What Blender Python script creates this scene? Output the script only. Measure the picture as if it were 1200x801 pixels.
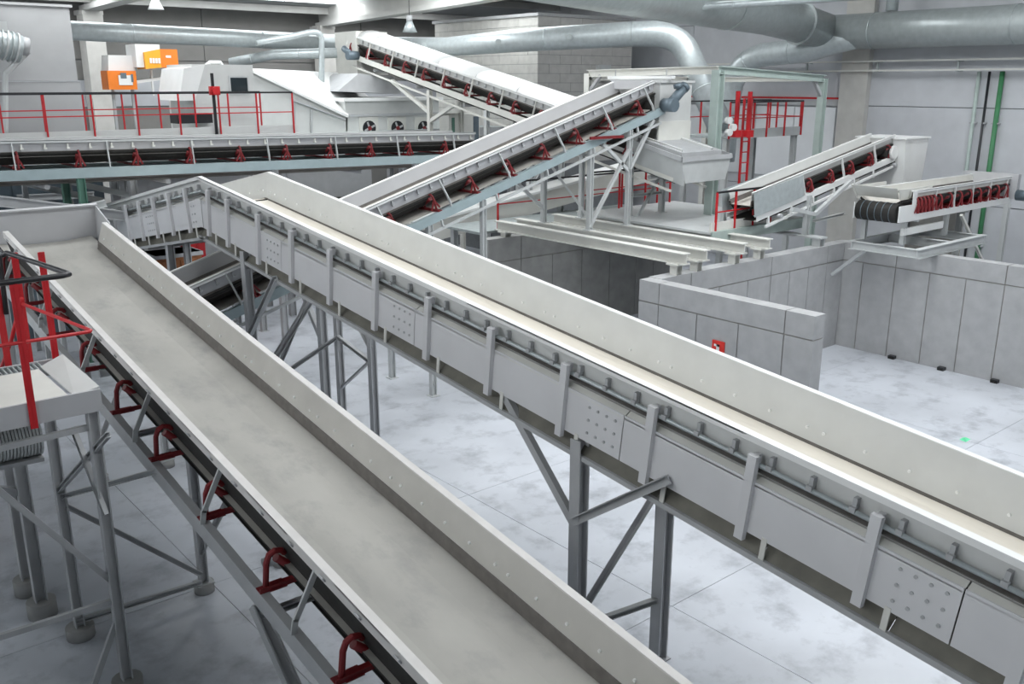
import bpy, math, random
import numpy as np
from mathutils import Vector, Matrix
random.seed(7)
for o in list(bpy.data.objects): bpy.data.objects.remove(o, do_unlink=True)
S = bpy.context.scene
COL = S.collection

# ------------------------------------------------------------------ camera
F_PX, HORIZON, EYE = 1075.0, 97.0, 6.0
PITCH = math.atan((400.5 - HORIZON) / F_PX)
YAW = math.atan(933.0 / math.hypot(F_PX, 400.5 - HORIZON))
cd = bpy.data.cameras.new('camera'); cam = bpy.data.objects.new('camera', cd); COL.objects.link(cam)
cd.sensor_fit = 'HORIZONTAL'; cd.sensor_width = 36.0; cd.lens = 36.0 * F_PX / 1200.0
cd.clip_start = 0.05; cd.clip_end = 300
cam.location = (0, 0, EYE); cam.rotation_euler = (math.pi / 2 - PITCH, 0, -YAW)
S.camera = cam
FW = Vector((math.sin(YAW) * math.cos(PITCH), math.cos(YAW) * math.cos(PITCH), -math.sin(PITCH)))
RT = Vector((math.cos(YAW), -math.sin(YAW), 0)); UP = RT.cross(FW); EYEP = Vector((0, 0, EYE))
def ray(px, py): return FW + RT * ((px - 600) / F_PX) - UP * ((py - 400.5) / F_PX)
def onX(px, py, x): d = ray(px, py); return EYEP + d * (x / d.x)
def onY(px, py, y): d = ray(px, py); return EYEP + d * (y / d.y)
def onZ(px, py, z): d = ray(px, py); return EYEP + d * ((z - EYE) / d.z)
def deep(px, py, t): return EYEP + ray(px, py) * t

# ------------------------------------------------------------------ world, light, exposure
S.view_settings.view_transform = 'Standard'; S.view_settings.look = 'None'
S.view_settings.gamma = 1.0; S.view_settings.exposure = 0.1
S.view_settings.use_curve_mapping = False
W = bpy.data.worlds.new('world'); S.world = W; W.use_nodes = True
bg = W.node_tree.nodes['Background']; bg.inputs[0].default_value = (0.88, 0.94, 1.0, 1); bg.inputs[1].default_value = 0.35
def skylight_lamp(loc, sx, sy, power, rotx=0.0):
    l = bpy.data.lights.new('skylight_daylight', 'AREA'); l.shape = 'RECTANGLE'; l.size = sx; l.size_y = sy
    l.energy = power; l.color = (0.99, 1.0, 1.0)
    o = bpy.data.objects.new('skylight_daylight', l); o.location = loc; o.rotation_euler = (rotx, 0, 0); COL.objects.link(o)
    return o
SKY = [2.0, 9.5, 17.0, 24.5, 31.0]       # rows of skylights across the roof, interrupted by a solid strip over the left foreground
SKYX = [(-15.0, -5.4), (4.9, 22.9)]  # left set is out of view, added to light the trough conveyor's near side
def roof_z(y): return 10.6 - max(0.0, y - 14.0) * 0.1
for sy in SKY:
    for xa, xb in SKYX:
        skylight_lamp(((xa + xb) / 2, sy, roof_z(sy) - 0.12), xb - xa, 2.0, (xb - xa) * (29.0 if xa > 0 else 58.0) * (0.45 if sy > 30 else 1.0), math.atan(0.1) if sy > 14 else 0)

# ------------------------------------------------------------------ materials
MATS = {}
def mat(name, col, rough=0.5, metal=0.0, var=0.06, scale=6.0, bump=0.0, spots=None, emit=None, stretch=None):
    m = bpy.data.materials.new(name); m.use_nodes = True; nt = m.node_tree; b = nt.nodes['Principled BSDF']
    b.inputs['Roughness'].default_value = rough; b.inputs['Metallic'].default_value = metal
    tc = nt.nodes.new('ShaderNodeTexCoord'); nz = nt.nodes.new('ShaderNodeTexNoise')
    src = tc.outputs['Object']
    if stretch:
        mp = nt.nodes.new('ShaderNodeMapping'); mp.inputs['Scale'].default_value = stretch
        nt.links.new(src, mp.inputs['Vector']); src = mp.outputs['Vector']
    nt.links.new(src, nz.inputs['Vector']); nz.inputs['Scale'].default_value = scale; nz.inputs['Detail'].default_value = 6
    cr = nt.nodes.new('ShaderNodeValToRGB'); nt.links.new(nz.outputs['Fac'], cr.inputs['Fac'])
    cr.color_ramp.elements[0].position = 0.3; cr.color_ramp.elements[1].position = 0.7
    c = Vector(col)
    cr.color_ramp.elements[0].color = (*[max(0, x * (1 - var)) for x in c], 1)
    cr.color_ramp.elements[1].color = (*[min(1, x * (1 + var)) for x in c], 1)
    out = cr.outputs['Color']
    if spots:
        sc, thr, scol, amt = spots
        n2 = nt.nodes.new('ShaderNodeTexNoise'); n2.inputs['Scale'].default_value = sc; n2.inputs['Detail'].default_value = 8
        n2.inputs['Roughness'].default_value = 0.65
        nt.links.new(src, n2.inputs['Vector'])
        r2 = nt.nodes.new('ShaderNodeValToRGB'); nt.links.new(n2.outputs['Fac'], r2.inputs['Fac'])
        r2.color_ramp.elements[0].position = thr; r2.color_ramp.elements[0].color = (0, 0, 0, 1)
        r2.color_ramp.elements[1].position = min(1, thr + 0.22); r2.color_ramp.elements[1].color = (amt, amt, amt, 1)
        mx = nt.nodes.new('ShaderNodeMixRGB'); nt.links.new(r2.outputs['Color'], mx.inputs['Fac'])
        nt.links.new(out, mx.inputs['Color1']); mx.inputs['Color2'].default_value = (*scol, 1); out = mx.outputs['Color']
    nt.links.new(out, b.inputs['Base Color'])
    if bump:
        bp = nt.nodes.new('ShaderNodeBump'); bp.inputs['Strength'].default_value = bump; bp.inputs['Distance'].default_value = 0.02
        nt.links.new(nz.outputs['Fac'], bp.inputs['Height']); nt.links.new(bp.outputs['Normal'], b.inputs['Normal'])
    if emit:
        b.inputs['Emission Color'].default_value = (*emit[0], 1); b.inputs['Emission Strength'].default_value = emit[1]
    MATS[name] = m; return m
mat('skirt', (0.60, 0.61, 0.60), 0.42, 0, 0.04, 3)
mat('skirt_dusty', (0.50, 0.49, 0.46), 0.6, 0, 0.06, 3)
mat('rim_dusty', (0.60, 0.585, 0.57), 0.5, 0, 0.06, 5)
mat('white', (0.78, 0.79, 0.78), 0.4, 0, 0.03, 3)
mat('offwhite', (0.66, 0.66, 0.62), 0.5, 0, 0.05, 3)
mat('panel', (0.47, 0.475, 0.49), 0.45, 0, 0.04, 2)
mat('cover', (0.64, 0.645, 0.66), 0.45, 0, 0.04, 2)
mat('frame', (0.42, 0.43, 0.44), 0.5, 0, 0.06, 4)
mat('frame_lt', (0.52, 0.54, 0.54), 0.5, 0, 0.05, 4)
mat('steel_blue', (0.33, 0.41, 0.43), 0.45, 0, 0.06, 4)
mat('galv', (0.50, 0.55, 0.56), 0.36, 0.35, 0.08, 9)
mat('galv_dk', (0.40, 0.44, 0.44), 0.36, 0.35, 0.08, 7)
mat('red_dk', (0.19, 0.014, 0.017), 0.45, 0, 0.15, 8)
mat('red', (0.52, 0.012, 0.018), 0.4, 0, 0.08, 5)
mat('black', (0.012, 0.013, 0.016), 0.35, 0, 0.1, 5)
mat('rubber', (0.020, 0.019, 0.017), 0.75, 0, 0.25, 12)
mat('strip', (0.15, 0.14, 0.13), 0.7, 0, 0.15, 10)
mat('guard', (0.17, 0.165, 0.14), 0.7, 0, 0.2, 5)
mat('dust_a', (0.43, 0.42, 0.39), 0.85, 0, 0.10, 1.6, 0.05, (2.4, 0.50, (0.30, 0.295, 0.285), 0.75), stretch=(0.6, 1, 1))
mat('dust_b', (0.80, 0.75, 0.66), 0.85, 0, 0.07, 2.5, 0.05, (3.0, 0.60, (0.45, 0.40, 0.33), 0.6), stretch=(0.25, 1.6, 1))
mat('dust_c', (0.50, 0.48, 0.44), 0.85, 0, 0.1, 5)
mat('concrete', (0.385, 0.39, 0.395), 0.8, 0, 0.09, 3.5, 0.08, (2.2, 0.60, (0.33, 0.33, 0.34), 0.5))
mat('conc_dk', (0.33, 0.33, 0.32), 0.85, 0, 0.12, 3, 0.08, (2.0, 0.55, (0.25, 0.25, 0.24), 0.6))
mat('column', (0.56, 0.55, 0.52), 0.85, 0, 0.07, 3, 0.08)
mat('floor', (0.53, 0.555, 0.60), 0.33, 0, 0.14, 0.55, 0.0, (1.7, 0.50, (0.26, 0.275, 0.305), 0.8))
mat('joint', (0.20, 0.21, 0.22), 0.9)
mat('mortar', (0.30, 0.29, 0.265), 0.9, 0, 0.15, 3)
mat('wallp', (0.53, 0.545, 0.57), 0.7, 0, 0.05, 2)
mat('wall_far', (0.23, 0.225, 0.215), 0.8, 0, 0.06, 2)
mat('wall_white', (0.74, 0.76, 0.78), 0.6, 0, 0.03, 2)
mat('block_lit', (0.58, 0.57, 0.54), 0.85, 0, 0.08, 4, 0.1)
mat('block_shade', (0.50, 0.49, 0.47), 0.85, 0, 0.08, 4, 0.1)  # darker copy of the blockwork, shade of the right face put into its colour
mat('roof', (0.30, 0.31, 0.31), 0.7, 0, 0.06, 2)
mat('beam', (0.50, 0.50, 0.48), 0.8, 0, 0.06, 2)
mat('orange', (0.85, 0.22, 0.02), 0.4, 0, 0.06, 4)
mat('orange_y', (0.92, 0.40, 0.03), 0.4, 0, 0.06, 4)
mat('green', (0.05, 0.21, 0.09), 0.5, 0, 0.1, 5)
mat('pale_green', (0.42, 0.50, 0.47), 0.5, 0, 0.06, 5)
mat('green_dk', (0.10, 0.22, 0.17), 0.55, 0, 0.08, 5)
mat('motor', (0.13, 0.17, 0.20), 0.4, 0.2, 0.08, 8)
mat('glass', (0.02, 0.03, 0.035), 0.08, 0, 0.1, 3)
mat('grating', (0.36, 0.40, 0.40), 0.6, 0.2, 0.1, 10)
mat('sky_panel', (0.9, 0.95, 1.0), 0.5, 0, 0.01, 2, emit=((0.93, 0.97, 1.0), 4.0))
mat('lamp_glass', (0.9, 0.9, 0.9), 0.2, 0, 0.01, 2)
mat('sign_red', (0.70, 0.03, 0.02), 0.4, 0, 0.04, 4)
mat('hopper', (0.36, 0.365, 0.37), 0.5, 0, 0.05, 2)
mat('mint', (0.15, 0.75, 0.40), 0.6, 0, 0.1, 8)
mat('board', (0.40, 0.38, 0.34), 0.7, 0, 0.12, 4)
mat('brown', (0.33, 0.13, 0.05), 0.7, 0, 0.2, 6)

# ------------------------------------------------------------------ mesh helpers
INV = {}
class MB:
    def __init__(s, root=None, inv=None):
        s.v, s.f, s.m = [], [], []; s.inv = inv if inv is not None else (INV[root.name] if root else None)
    def P(s, p):
        p = Vector(p); return s.inv @ p if s.inv is not None else p
    def add(s, pts, faces, mi=0):
        b = len(s.v); s.v += [s.P(p) for p in pts]
        s.f += [tuple(b + i for i in f) for f in faces]; s.m += [mi] * len(faces); return s
    def box(s, c, d, R=None, mi=0):
        c = Vector(c); h = Vector(d) / 2; pts = []
        for x in (-1, 1):
            for y in (-1, 1):
                for z in (-1, 1):
                    q = Vector((x * h.x, y * h.y, z * h.z)); pts.append(c + (R @ q if R else q))
        return s.add(pts, [(0, 1, 3, 2), (4, 6, 7, 5), (0, 4, 5, 1), (2, 3, 7, 6), (0, 2, 6, 4), (1, 5, 7, 3)], mi)
    def mm(s, a, b, mi=0):
        a, b = Vector(a), Vector(b); return s.box((a + b) / 2, [abs(x) for x in (b - a)], None, mi)
    def frame(s, p, q, up):
        d = (q - p).normalized(); u = Vector(up)
        if abs(d.dot(u)) > 0.98: u = Vector((1, 0, 0)) if abs(d.x) < 0.9 else Vector((0, 1, 0))
        sd = d.cross(u).normalized(); u = sd.cross(d).normalized(); return d, sd, u
    def sec(s, p, q, prof, up=(0, 0, 1), mi=0):
        p, q = Vector(p), Vector(q); d, sd, u = s.frame(p, q, up); n = len(prof)
        pts = [p + sd * a + u * b for a, b in prof] + [q + sd * a + u * b for a, b in prof]
        fc = [(i, (i + 1) % n, n + (i + 1) % n, n + i) for i in range(n)] + [tuple(reversed(range(n))), tuple(range(n, 2 * n))]
        return s.add(pts, fc, mi)
    def bar(s, p, q, w, h, up=(0, 0, 1), mi=0):
        return s.sec(p, q, [(-w / 2, -h / 2), (w / 2, -h / 2), (w / 2, h / 2), (-w / 2, h / 2)], up, mi)
    def ibeam(s, p, q, w, h, t=0.012, up=(0, 0, 1), mi=0):
        a, b = w / 2, h / 2; k = t / 2
        return s.sec(p, q, [(-a, -b), (a, -b), (a, -b + t), (k, -b + t), (k, b - t), (a, b - t), (a, b), (-a, b), (-a, b - t), (-k, b - t), (-k, -b + t), (-a, -b + t)], up, mi)
    def chan(s, p, q, w, h, t=0.012, side=1, up=(0, 0, 1), mi=0):
        b = h / 2; pr = [(0, -b), (w, -b), (w, -b + t), (t, -b + t), (t, b - t), (w, b - t), (w, b), (0, b)]
        if side < 0: pr = [(-x, y) for x, y in reversed(pr)]
        return s.sec(p, q, pr, up, mi)
    def angle(s, p, q, w, t=0.01, up=(0, 0, 1), sx=1, sy=1, mi=0):
        pr = [(0, 0), (w, 0), (w, t), (t, t), (t, w), (0, w)]
        pr = [(x * sx, y * sy) for x, y in pr]
        if sx * sy < 0: pr.reverse()
        return s.sec(p, q, pr, up, mi)
    def tube(s, p, q, r, n=10, r2=None, mi=0):
        p, q = Vector(p), Vector(q); d, sd, u = s.frame(p, q, (0, 0, 1)); r2 = r if r2 is None else r2
        cs = [(math.cos(2 * math.pi * i / n), math.sin(2 * math.pi * i / n)) for i in range(n)]
        pts = [p + (sd * a + u * b) * r for a, b in cs] + [q + (sd * a + u * b) * r2 for a, b in cs]
        return s.add(pts, [(i, (i + 1) % n, n + (i + 1) % n, n + i) for i in range(n)] + [tuple(reversed(range(n))), tuple(range(n, 2 * n))], mi)
    def path(s, pts, r, n=8, mi=0, radii=None):
        pts = [Vector(p) for p in pts]; N = len(pts); rings = []
        ref = None
        for i, p in enumerate(pts):
            d = ((pts[min(i + 1, N - 1)] - p).normalized() + (p - pts[max(i - 1, 0)]).normalized()).normalized()
            if ref is None:
                ref = Vector((0, 0, 1)) if abs(d.z) < 0.9 else Vector((1, 0, 0))
            sd = d.cross(ref).normalized(); u = sd.cross(d).normalized(); ref = u
            rr = radii[i] if radii else r
            rings += [p + (sd * math.cos(2 * math.pi * k / n) + u * math.sin(2 * math.pi * k / n)) * rr for k in range(n)]
        fc = []
        for i in range(N - 1):
            for k in range(n):
                a, b = i * n + k, i * n + (k + 1) % n; fc.append((a, b, b + n, a + n))
        fc += [tuple(reversed(range(n))), tuple(range((N - 1) * n, N * n))]
        return s.add(rings, fc, mi)
    def sheet(s, pts, t, mi=0):
        t = Vector(t); pts = [Vector(p) for p in pts]; n = len(pts)
        return s.add(pts + [p + t for p in pts], [tuple(reversed(range(n))), tuple(range(n, 2 * n))] + [(i, (i + 1) % n, n + (i + 1) % n, n + i) for i in range(n)], mi)
    def strip(s, prof, x0, x1, t, mi_top=0, mi_bot=0):
        # open profile in (y, z) extruded along x with thickness t downwards
        n = len(prof); pts = []
        for x in (x0, x1):
            pts += [(x, a, b) for a, b in prof] + [(x, a, b - t) for a, b in prof]
        k = 2 * n
        s.add(pts, [(i, i + 1, k + i + 1, k + i) for i in range(n - 1)], mi_top)
        b = len(s.v) - len(pts)
        fc = [(n + i + 1, n + i, k + n + i, k + n + i + 1) for i in range(n - 1)]
        fc += [(0, k, k + n, n), (n - 1, 2 * n - 1, k + 2 * n - 1, k + n - 1)]
        fc += [tuple(list(range(n)) + list(range(2 * n - 1, n - 1, -1))), tuple(k + i for i in (list(reversed(range(n))) + list(range(n, 2 * n))))]
        s.f += [tuple(b + i for i in f) for f in fc]; s.m += [mi_bot] * len(fc); return s
    def mesh(s, name, mats, smooth=False):
        me = bpy.data.meshes.new(name); me.from_pydata([tuple(v) for v in s.v], [], s.f)
        mats = [mats] if isinstance(mats, str) else mats
        for m in mats: me.materials.append(MATS[m])
        if len(mats) > 1: me.polygons.foreach_set('material_index', s.m)
        if smooth:
            for p in me.polygons: p.use_smooth = len(p.vertices) <= 4
        me.validate(); me.update()
        import bmesh
        bm = bmesh.new(); bm.from_mesh(me); bmesh.ops.recalc_face_normals(bm, faces=bm.faces); bm.to_mesh(me); bm.free()
        return me
    def build(s, name, mats, parent=None, ml=None, smooth=False, label=None, kind=None):
        return inst(name, s.mesh(name, mats, smooth), parent, ml, label, kind)
def inst(name, me, parent=None, ml=None, label=None, kind=None):
    o = bpy.data.objects.new(name, me); COL.objects.link(o)
    if parent: o.parent = parent
    if ml is not None: o.matrix_local = ml
    if label: o['label'] = label
    if kind: o['kind'] = kind
    return o
def tag(o, label, cat, group=None, kind=None):
    o['label'] = label; o['category'] = cat
    if group: o['group'] = group
    if kind: o['kind'] = kind
    return o
def thing(name, label, cat, loc=(0, 0, 0), R=None, group=None):
    o = bpy.data.objects.new(name, None); COL.objects.link(o); o.empty_display_size = 0.2
    M = Matrix.Translation(Vector(loc)) @ (R.to_4x4() if R else Matrix.Identity(4)); o.matrix_world = M
    INV[o.name] = M.inverted()
    return tag(o, label, cat, group)
def copy_thing(o, loc, label):
    c = o.copy(); COL.objects.link(c); c.location = loc; c['label'] = label
    for ch in list(o.children):
        d = ch.copy(); COL.objects.link(d); d.parent = c
        for g in list(ch.children):
            e = g.copy(); COL.objects.link(e); e.parent = d
    return c
T = Matrix.Translation
def structure(name, o): o['kind'] = 'structure'; return o

# ------------------------------------------------------------------ the setting
fl = MB().mm((-16, -6, -0.30), (27, 34, -0.02)).build('floor', 'joint'); fl['kind'] = 'structure'
xs = [-16] + [3.66 + 4 * k for k in range(-4, 6)] + [27]; ys = [-6] + [6.2 + 4 * k for k in range(-2, 7)] + [34]
for i in range(len(xs) - 1):
    for j in range(len(ys) - 1):
        MB().mm((xs[i] + 0.004, ys[j] + 0.004, -0.02), (xs[i + 1] - 0.004, ys[j + 1] - 0.004, 0)).build('slab', 'floor', fl)
# right-hand wall: precast panels with recessed joints
WX = 27.0
wr = MB().mm((WX, -6, 0), (WX + 0.3, 34, 10.8)).build('wall_right', 'joint'); wr['kind'] = 'structure'
zs = [0, 2.65, 5.32, 7.95, 10.6]; yj = [-6, 3.0, 9.2, 15.75, 22.2, 28.6, 34]
for a in range(4):
    for b in range(6):
        MB().mm((WX - 0.05, yj[b] + 0.012, zs[a] + 0.012), (WX, yj[b + 1] - 0.012, zs[a + 1] - 0.012)).build('panel', 'wallp', wr)
wf = MB().mm((-16, 34, 0), (27, 34.3, 9.0)).build('wall_far', 'joint'); wf['kind'] = 'structure'
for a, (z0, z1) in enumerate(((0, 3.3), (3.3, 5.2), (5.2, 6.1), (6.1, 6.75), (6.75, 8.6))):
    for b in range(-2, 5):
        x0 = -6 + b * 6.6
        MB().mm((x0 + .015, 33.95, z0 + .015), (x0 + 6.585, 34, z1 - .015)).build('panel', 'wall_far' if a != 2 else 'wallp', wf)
wl = MB().mm((-16.3, -6, 0), (-16.0, 34, 10.6)).build('wall_left', 'wallp'); wl['kind'] = 'structure'
wm = MB().mm((-9.0, -6, 4.2), (-0.25, 16.0, 4.35)).mm((-.25, -6, 4.2), (.15, 1.6, 4.35)).build('floor_shade_deck', 'grating'); wm['kind'] = 'structure'  # unseen deck, added to shade the floor at the left
for y_ in (-4, 1, 6, 11, 15.5): MB().ibeam((-.5, y_, 0), (-.5, y_, 4.2), .2, .2, .02, up=(1, 0, 0)).build('post', 'frame', wm)
wb = MB().mm((-16.3, -6.3, 0), (27.3, -6, 10.6)).build('wall_rear', 'wallp'); wb['kind'] = 'structure'
# roof: deck between skylights, purlins, skylight panels
ce = MB()
prev = -6.0
bands = sorted([(sy - 1.0, sy + 1.0) for sy in SKY]) + [(34.3, 34.3)]
for y0, y1 in bands:
    for ya, yb in ((prev, min(14, y0)), (max(prev, 14), y0)):
        if yb - ya > 0.01: ce.sheet([(-16.3, ya, roof_z(ya)), (27.3, ya, roof_z(ya)), (27.3, yb, roof_z(yb)), (-16.3, yb, roof_z(yb))], (0, 0, 0.12))
    if y1 > y0:
        for xa, xb in ((-16.3, -15.0), (-5.4, 4.9), (22.9, 27.3)):
            ce.sheet([(xa, y0, roof_z(y0)), (xb, y0, roof_z(y0)), (xb, y1, roof_z(y1)), (xa, y1, roof_z(y1))], (0, 0, 0.12))
    prev = y1
ceil = ce.build('ceiling', 'roof'); ceil['kind'] = 'structure'
for sy in SKY:
    for k in range(11):
        xa = -15.0 + k * 3.2 if k < 3 else 4.9 + (k - 3) * 2.25; xb = xa + (3.14 if k < 3 else 2.19)
        MB().sheet([(xa, sy - 1, roof_z(sy - 1) + .02), (xb, sy - 1, roof_z(sy - 1) + .02), (xb, sy + 1, roof_z(sy + 1) + .02), (xa, sy + 1, roof_z(sy + 1) + .02)], (0, 0, 0.03)).build('skylight_pane', 'sky_panel', ceil)
for y in [21.5, 22.9, 26.3, 27.8, 29.3, 32.7]:
    MB().bar((-16, y, roof_z(y) - 0.13), (27, y, roof_z(y) - 0.13), 0.12, 0.24).build('purlin', 'beam', ceil)
# columns and roof beams
def column(x, y, w, d, h, label, m='column'):
    o = MB(inv=T((-x, -y, 0))).mm((x - w / 2, y - d / 2, 0), (x + w / 2, y + d / 2, h)).mm((x - w / 2 - .05, y - d / 2 - .05, 0), (x + w / 2 + .05, y + d / 2 + .05, .12)).mm((x - w / 2 - .02, y - d / 2 - .02, h - .12), (x + w / 2 + .02, y + d / 2 + .02, h)).build('concrete_column', m)
    o.location = (x, y, 0); return tag(o, label, 'column', 'hall columns')
column(9.75, 33.2, 0.62, 0.7, 8.25, 'pale concrete column rising behind the two orange machines')
column(18.3, 33.2, 0.6, 0.6, 8.1, 'concrete column behind the thin bent pipe at the domed machine')
column(26.84, 15.7, 0.22, 0.9, 10.3, 'broad concrete column on the right wall beneath the big duct')
def roof_beam(p, q, label):
    r = thing('roof_beam', label, 'beam', p, group='concrete roof beams')
    MB(r).ibeam(Vector(p) + Vector((0, 0, .5)), Vector(q) + Vector((0, 0, .5)), 0.5, 1.0, 0.16).build('girder', 'beam', r)
    MB(r).mm(Vector(p) + Vector((-.34, -.3, -.12)), Vector(p) + Vector((.34, .3, .02))).build('bearing_pad', 'beam', r)
rb1 = onX(160, -1, 9.75); rb2 = onX(575, 1, 18.3)
def ext(p, q, y): p, q = Vector(p), Vector(q); return p + (q - p) * ((y - p.y) / (q.y - p.y))
roof_beam((9.75, 33.4, 8.25), ext((9.75, 33.4, 8.25), rb1, 16.0), 'sloping concrete roof beam at top left, resting on the column by the orange machines')
roof_beam((18.3, 33.4, 8.05), ext((18.3, 33.4, 8.05), rb2, 14.0), 'long sloping concrete roof beam above the white machine, beside the hanging lamp')

# bunker walls, each of precast panels
def bunker_wall(x0, y0, x1, y1, along, cuts, label, m='concrete', h=2.45, zc=2.05, loc=None):
    r = thing('push_wall', label, 'concrete wall', (x0, y0, 0), group='bunker walls')
    g = 0.011
    MB(r).mm((x0 + .02, y0 + .02, 0), (x1 - .02, y1 - .02, h - .02)).build('core', 'mortar', r)
    for a, b in zip(cuts[:-1], cuts[1:]):
        A, B = (x0, a + g, 0), (x1, b - g, zc - g)
        if along == 'x': A, B = (a + g, y0, 0), (b - g, y1, zc - g)
        MB(r).mm(A, B).build('panel', m, r)
    top = [cuts[0]] + [c for i, c in enumerate(cuts[1:-1]) if i % 3 == 0] + [cuts[-1]]
    for a, b in zip(top[:-1], top[1:]):
        A, B = (x0, a + g, zc + g), (x1, b - g, h)
        if along == 'x': A, B = (a + g, y0, zc + g), (b - g, y1, h)
        MB(r).mm(A, B).build('cap_panel', m, r)
    return r
bunker_wall(12.68, 7.70, 12.98, 11.45, 'y', [7.70, 8.25, 9.15, 10.05, 10.95, 11.45], 'pale concrete bunker wall carrying the small red sign')
bunker_wall(13.0, 11.2, 19.38, 11.5, 'x', [13.0, 13.9, 14.8, 15.75, 16.55, 17.25, 17.98, 18.7, 19.38], 'long concrete bunker side wall on which the beam ends rest')
bunker_wall(19.4, 2.0, 19.7, 11.5, 'y', [2.0, 2.9, 3.7, 4.47, 5.25, 6.03, 6.81, 7.59, 8.37, 9.15, 9.93, 10.71, 11.5], 'concrete bunker back wall at the right edge, below the short conveyor')
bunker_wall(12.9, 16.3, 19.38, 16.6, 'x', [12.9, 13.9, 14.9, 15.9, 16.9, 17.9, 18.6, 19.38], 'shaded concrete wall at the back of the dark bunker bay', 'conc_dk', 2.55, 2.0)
s = thing('safety_sign', 'small red safety sign on the pale bunker wall', 'sign', (12.675, 9.52, 1.40))
MB(s).mm((12.655, 9.40, 1.40), (12.678, 9.66, 1.66)).build('plate', 'sign_red', s)
MB(s).mm((12.648, 9.50, 1.40), (12.656, 9.56, 1.60)).mm((12.648, 9.50, 1.56), (12.656, 9.61, 1.60)).build('pictogram', 'white', s)
# skid beams over the dark bay
for x, lab in ((13.55, 'foremost grey skid beam over the dark bunker bay'), (14.15, 'second grey skid beam over the dark bay, carrying trestle legs'), (15.35, 'third grey skid beam over the dark bay, right of the trestle legs'), (16.2, 'short grey skid beam ending furthest right beside the green platform')):
    r = thing('skid_beam', lab, 'beam', (x, 11.3, 2.45), group='skid beams over the bunker')
    MB(r).ibeam((x, 11.05, 2.78), (x, 16.75, 2.78), 0.2, 0.22, 0.022).build('beam', 'offwhite', r)
    for y in (11.3, 16.45):
        z0 = 2.45 if y < 12 else 2.55
        MB(r).ibeam((x, y, z0), (x, y, 2.67), 0.17, 0.17, 0.018).mm((x - .14, y - .14, 2.64), (x + .14, y + .14, 2.67)).build('stub', 'offwhite', r)

# ------------------------------------------------------------------ conveyors
def frame_mat(o, az, el):
    # local x = up-slope travel direction, y = left of travel, z = normal. az measured from +Y towards +X
    X = Vector((math.sin(az) * math.cos(el), math.cos(az) * math.cos(el), math.sin(el)))
    Y = Vector((-math.cos(az), math.sin(az), 0)); Z = X.cross(Y)
    M = Matrix((X, Y, Z)).transposed().to_4x4(); M.translation = Vector(o); return M
def idler_set(hw, zs_, zb, wing, ys_, arm=None):
    # meshes with the origin on the stringer top plane, mid-belt
    h = zb - 0.02 - zs_
    fr = MB().sec((0, -ys_, 0.025), (0, ys_, 0.025), [(-.045, -.025), (.045, -.025), (.045, -.013), (-.033, -.013), (-.033, .025), (-.045, .025)])
    we = hw + 0.02
    zt = wing[1] - 0.02 - zs_ - 0.02
    for sg in (-1, 1):
        fr.mm((-.06, sg * (ys_ - .16) - .08, 0), (.06, sg * (ys_ - .16) + .16 if False else sg * (ys_ - .16) + .08, .012))
        if arm: pts = [(0, sg * (ys_ - .07), 0.03), (0, sg * (ys_ - .075), arm * .72), (0, sg * (ys_ - .10), arm * .93), (0, sg * (ys_ - .15), arm), (0, sg * (ys_ - .21), arm * .95), (0, sg * (ys_ - .24), arm * .85)]
        else: pts = [(0, sg * (we + .10), 0.03), (0, sg * (we + .10), zt * .75), (0, sg * (we + .075), zt + .01), (0, sg * (we + .03), zt + .05), (0, sg * (we - .03), zt + .03)]
        fr.path(pts, 0.027 if arm else 0.021, 8)
        if arm: pass
        else:
          for dx in (-.10, .10):
            fr.bar((dx, sg * (we + .08), .03), (0, sg * (we + .09), zt * .8), .012, .035)
        fr.bar((0, sg * .30, .03), (0, sg * .30, max(.06, h - .05)), .03, .012, (0, 1, 0))
    R = 0.05
    roll = [MB().tube((0, -.27, h - R), (0, .27, h - R), R, 10).mesh('roller', 'red_dk', True)]
    for sg in (-1, 1):
        a = Vector((0, sg * .29, h - R)); b = Vector((0, sg * we, zt - R + .03))
        if arm: a, b, R = Vector((0, sg * .48, .01)), Vector((0, sg * (ys_ - .16), arm * .80)), .036
        roll.append(MB().tube(a, b, R, 10).mesh('roller', 'red_dk', True))
    return fr.mesh('idler_frame', 'red_dk'), roll
def belt_prof(hw, zb, ze): return [(-(hw + .02), ze), (-.30, zb), (.30, zb), (hw + .02, ze)]
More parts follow.
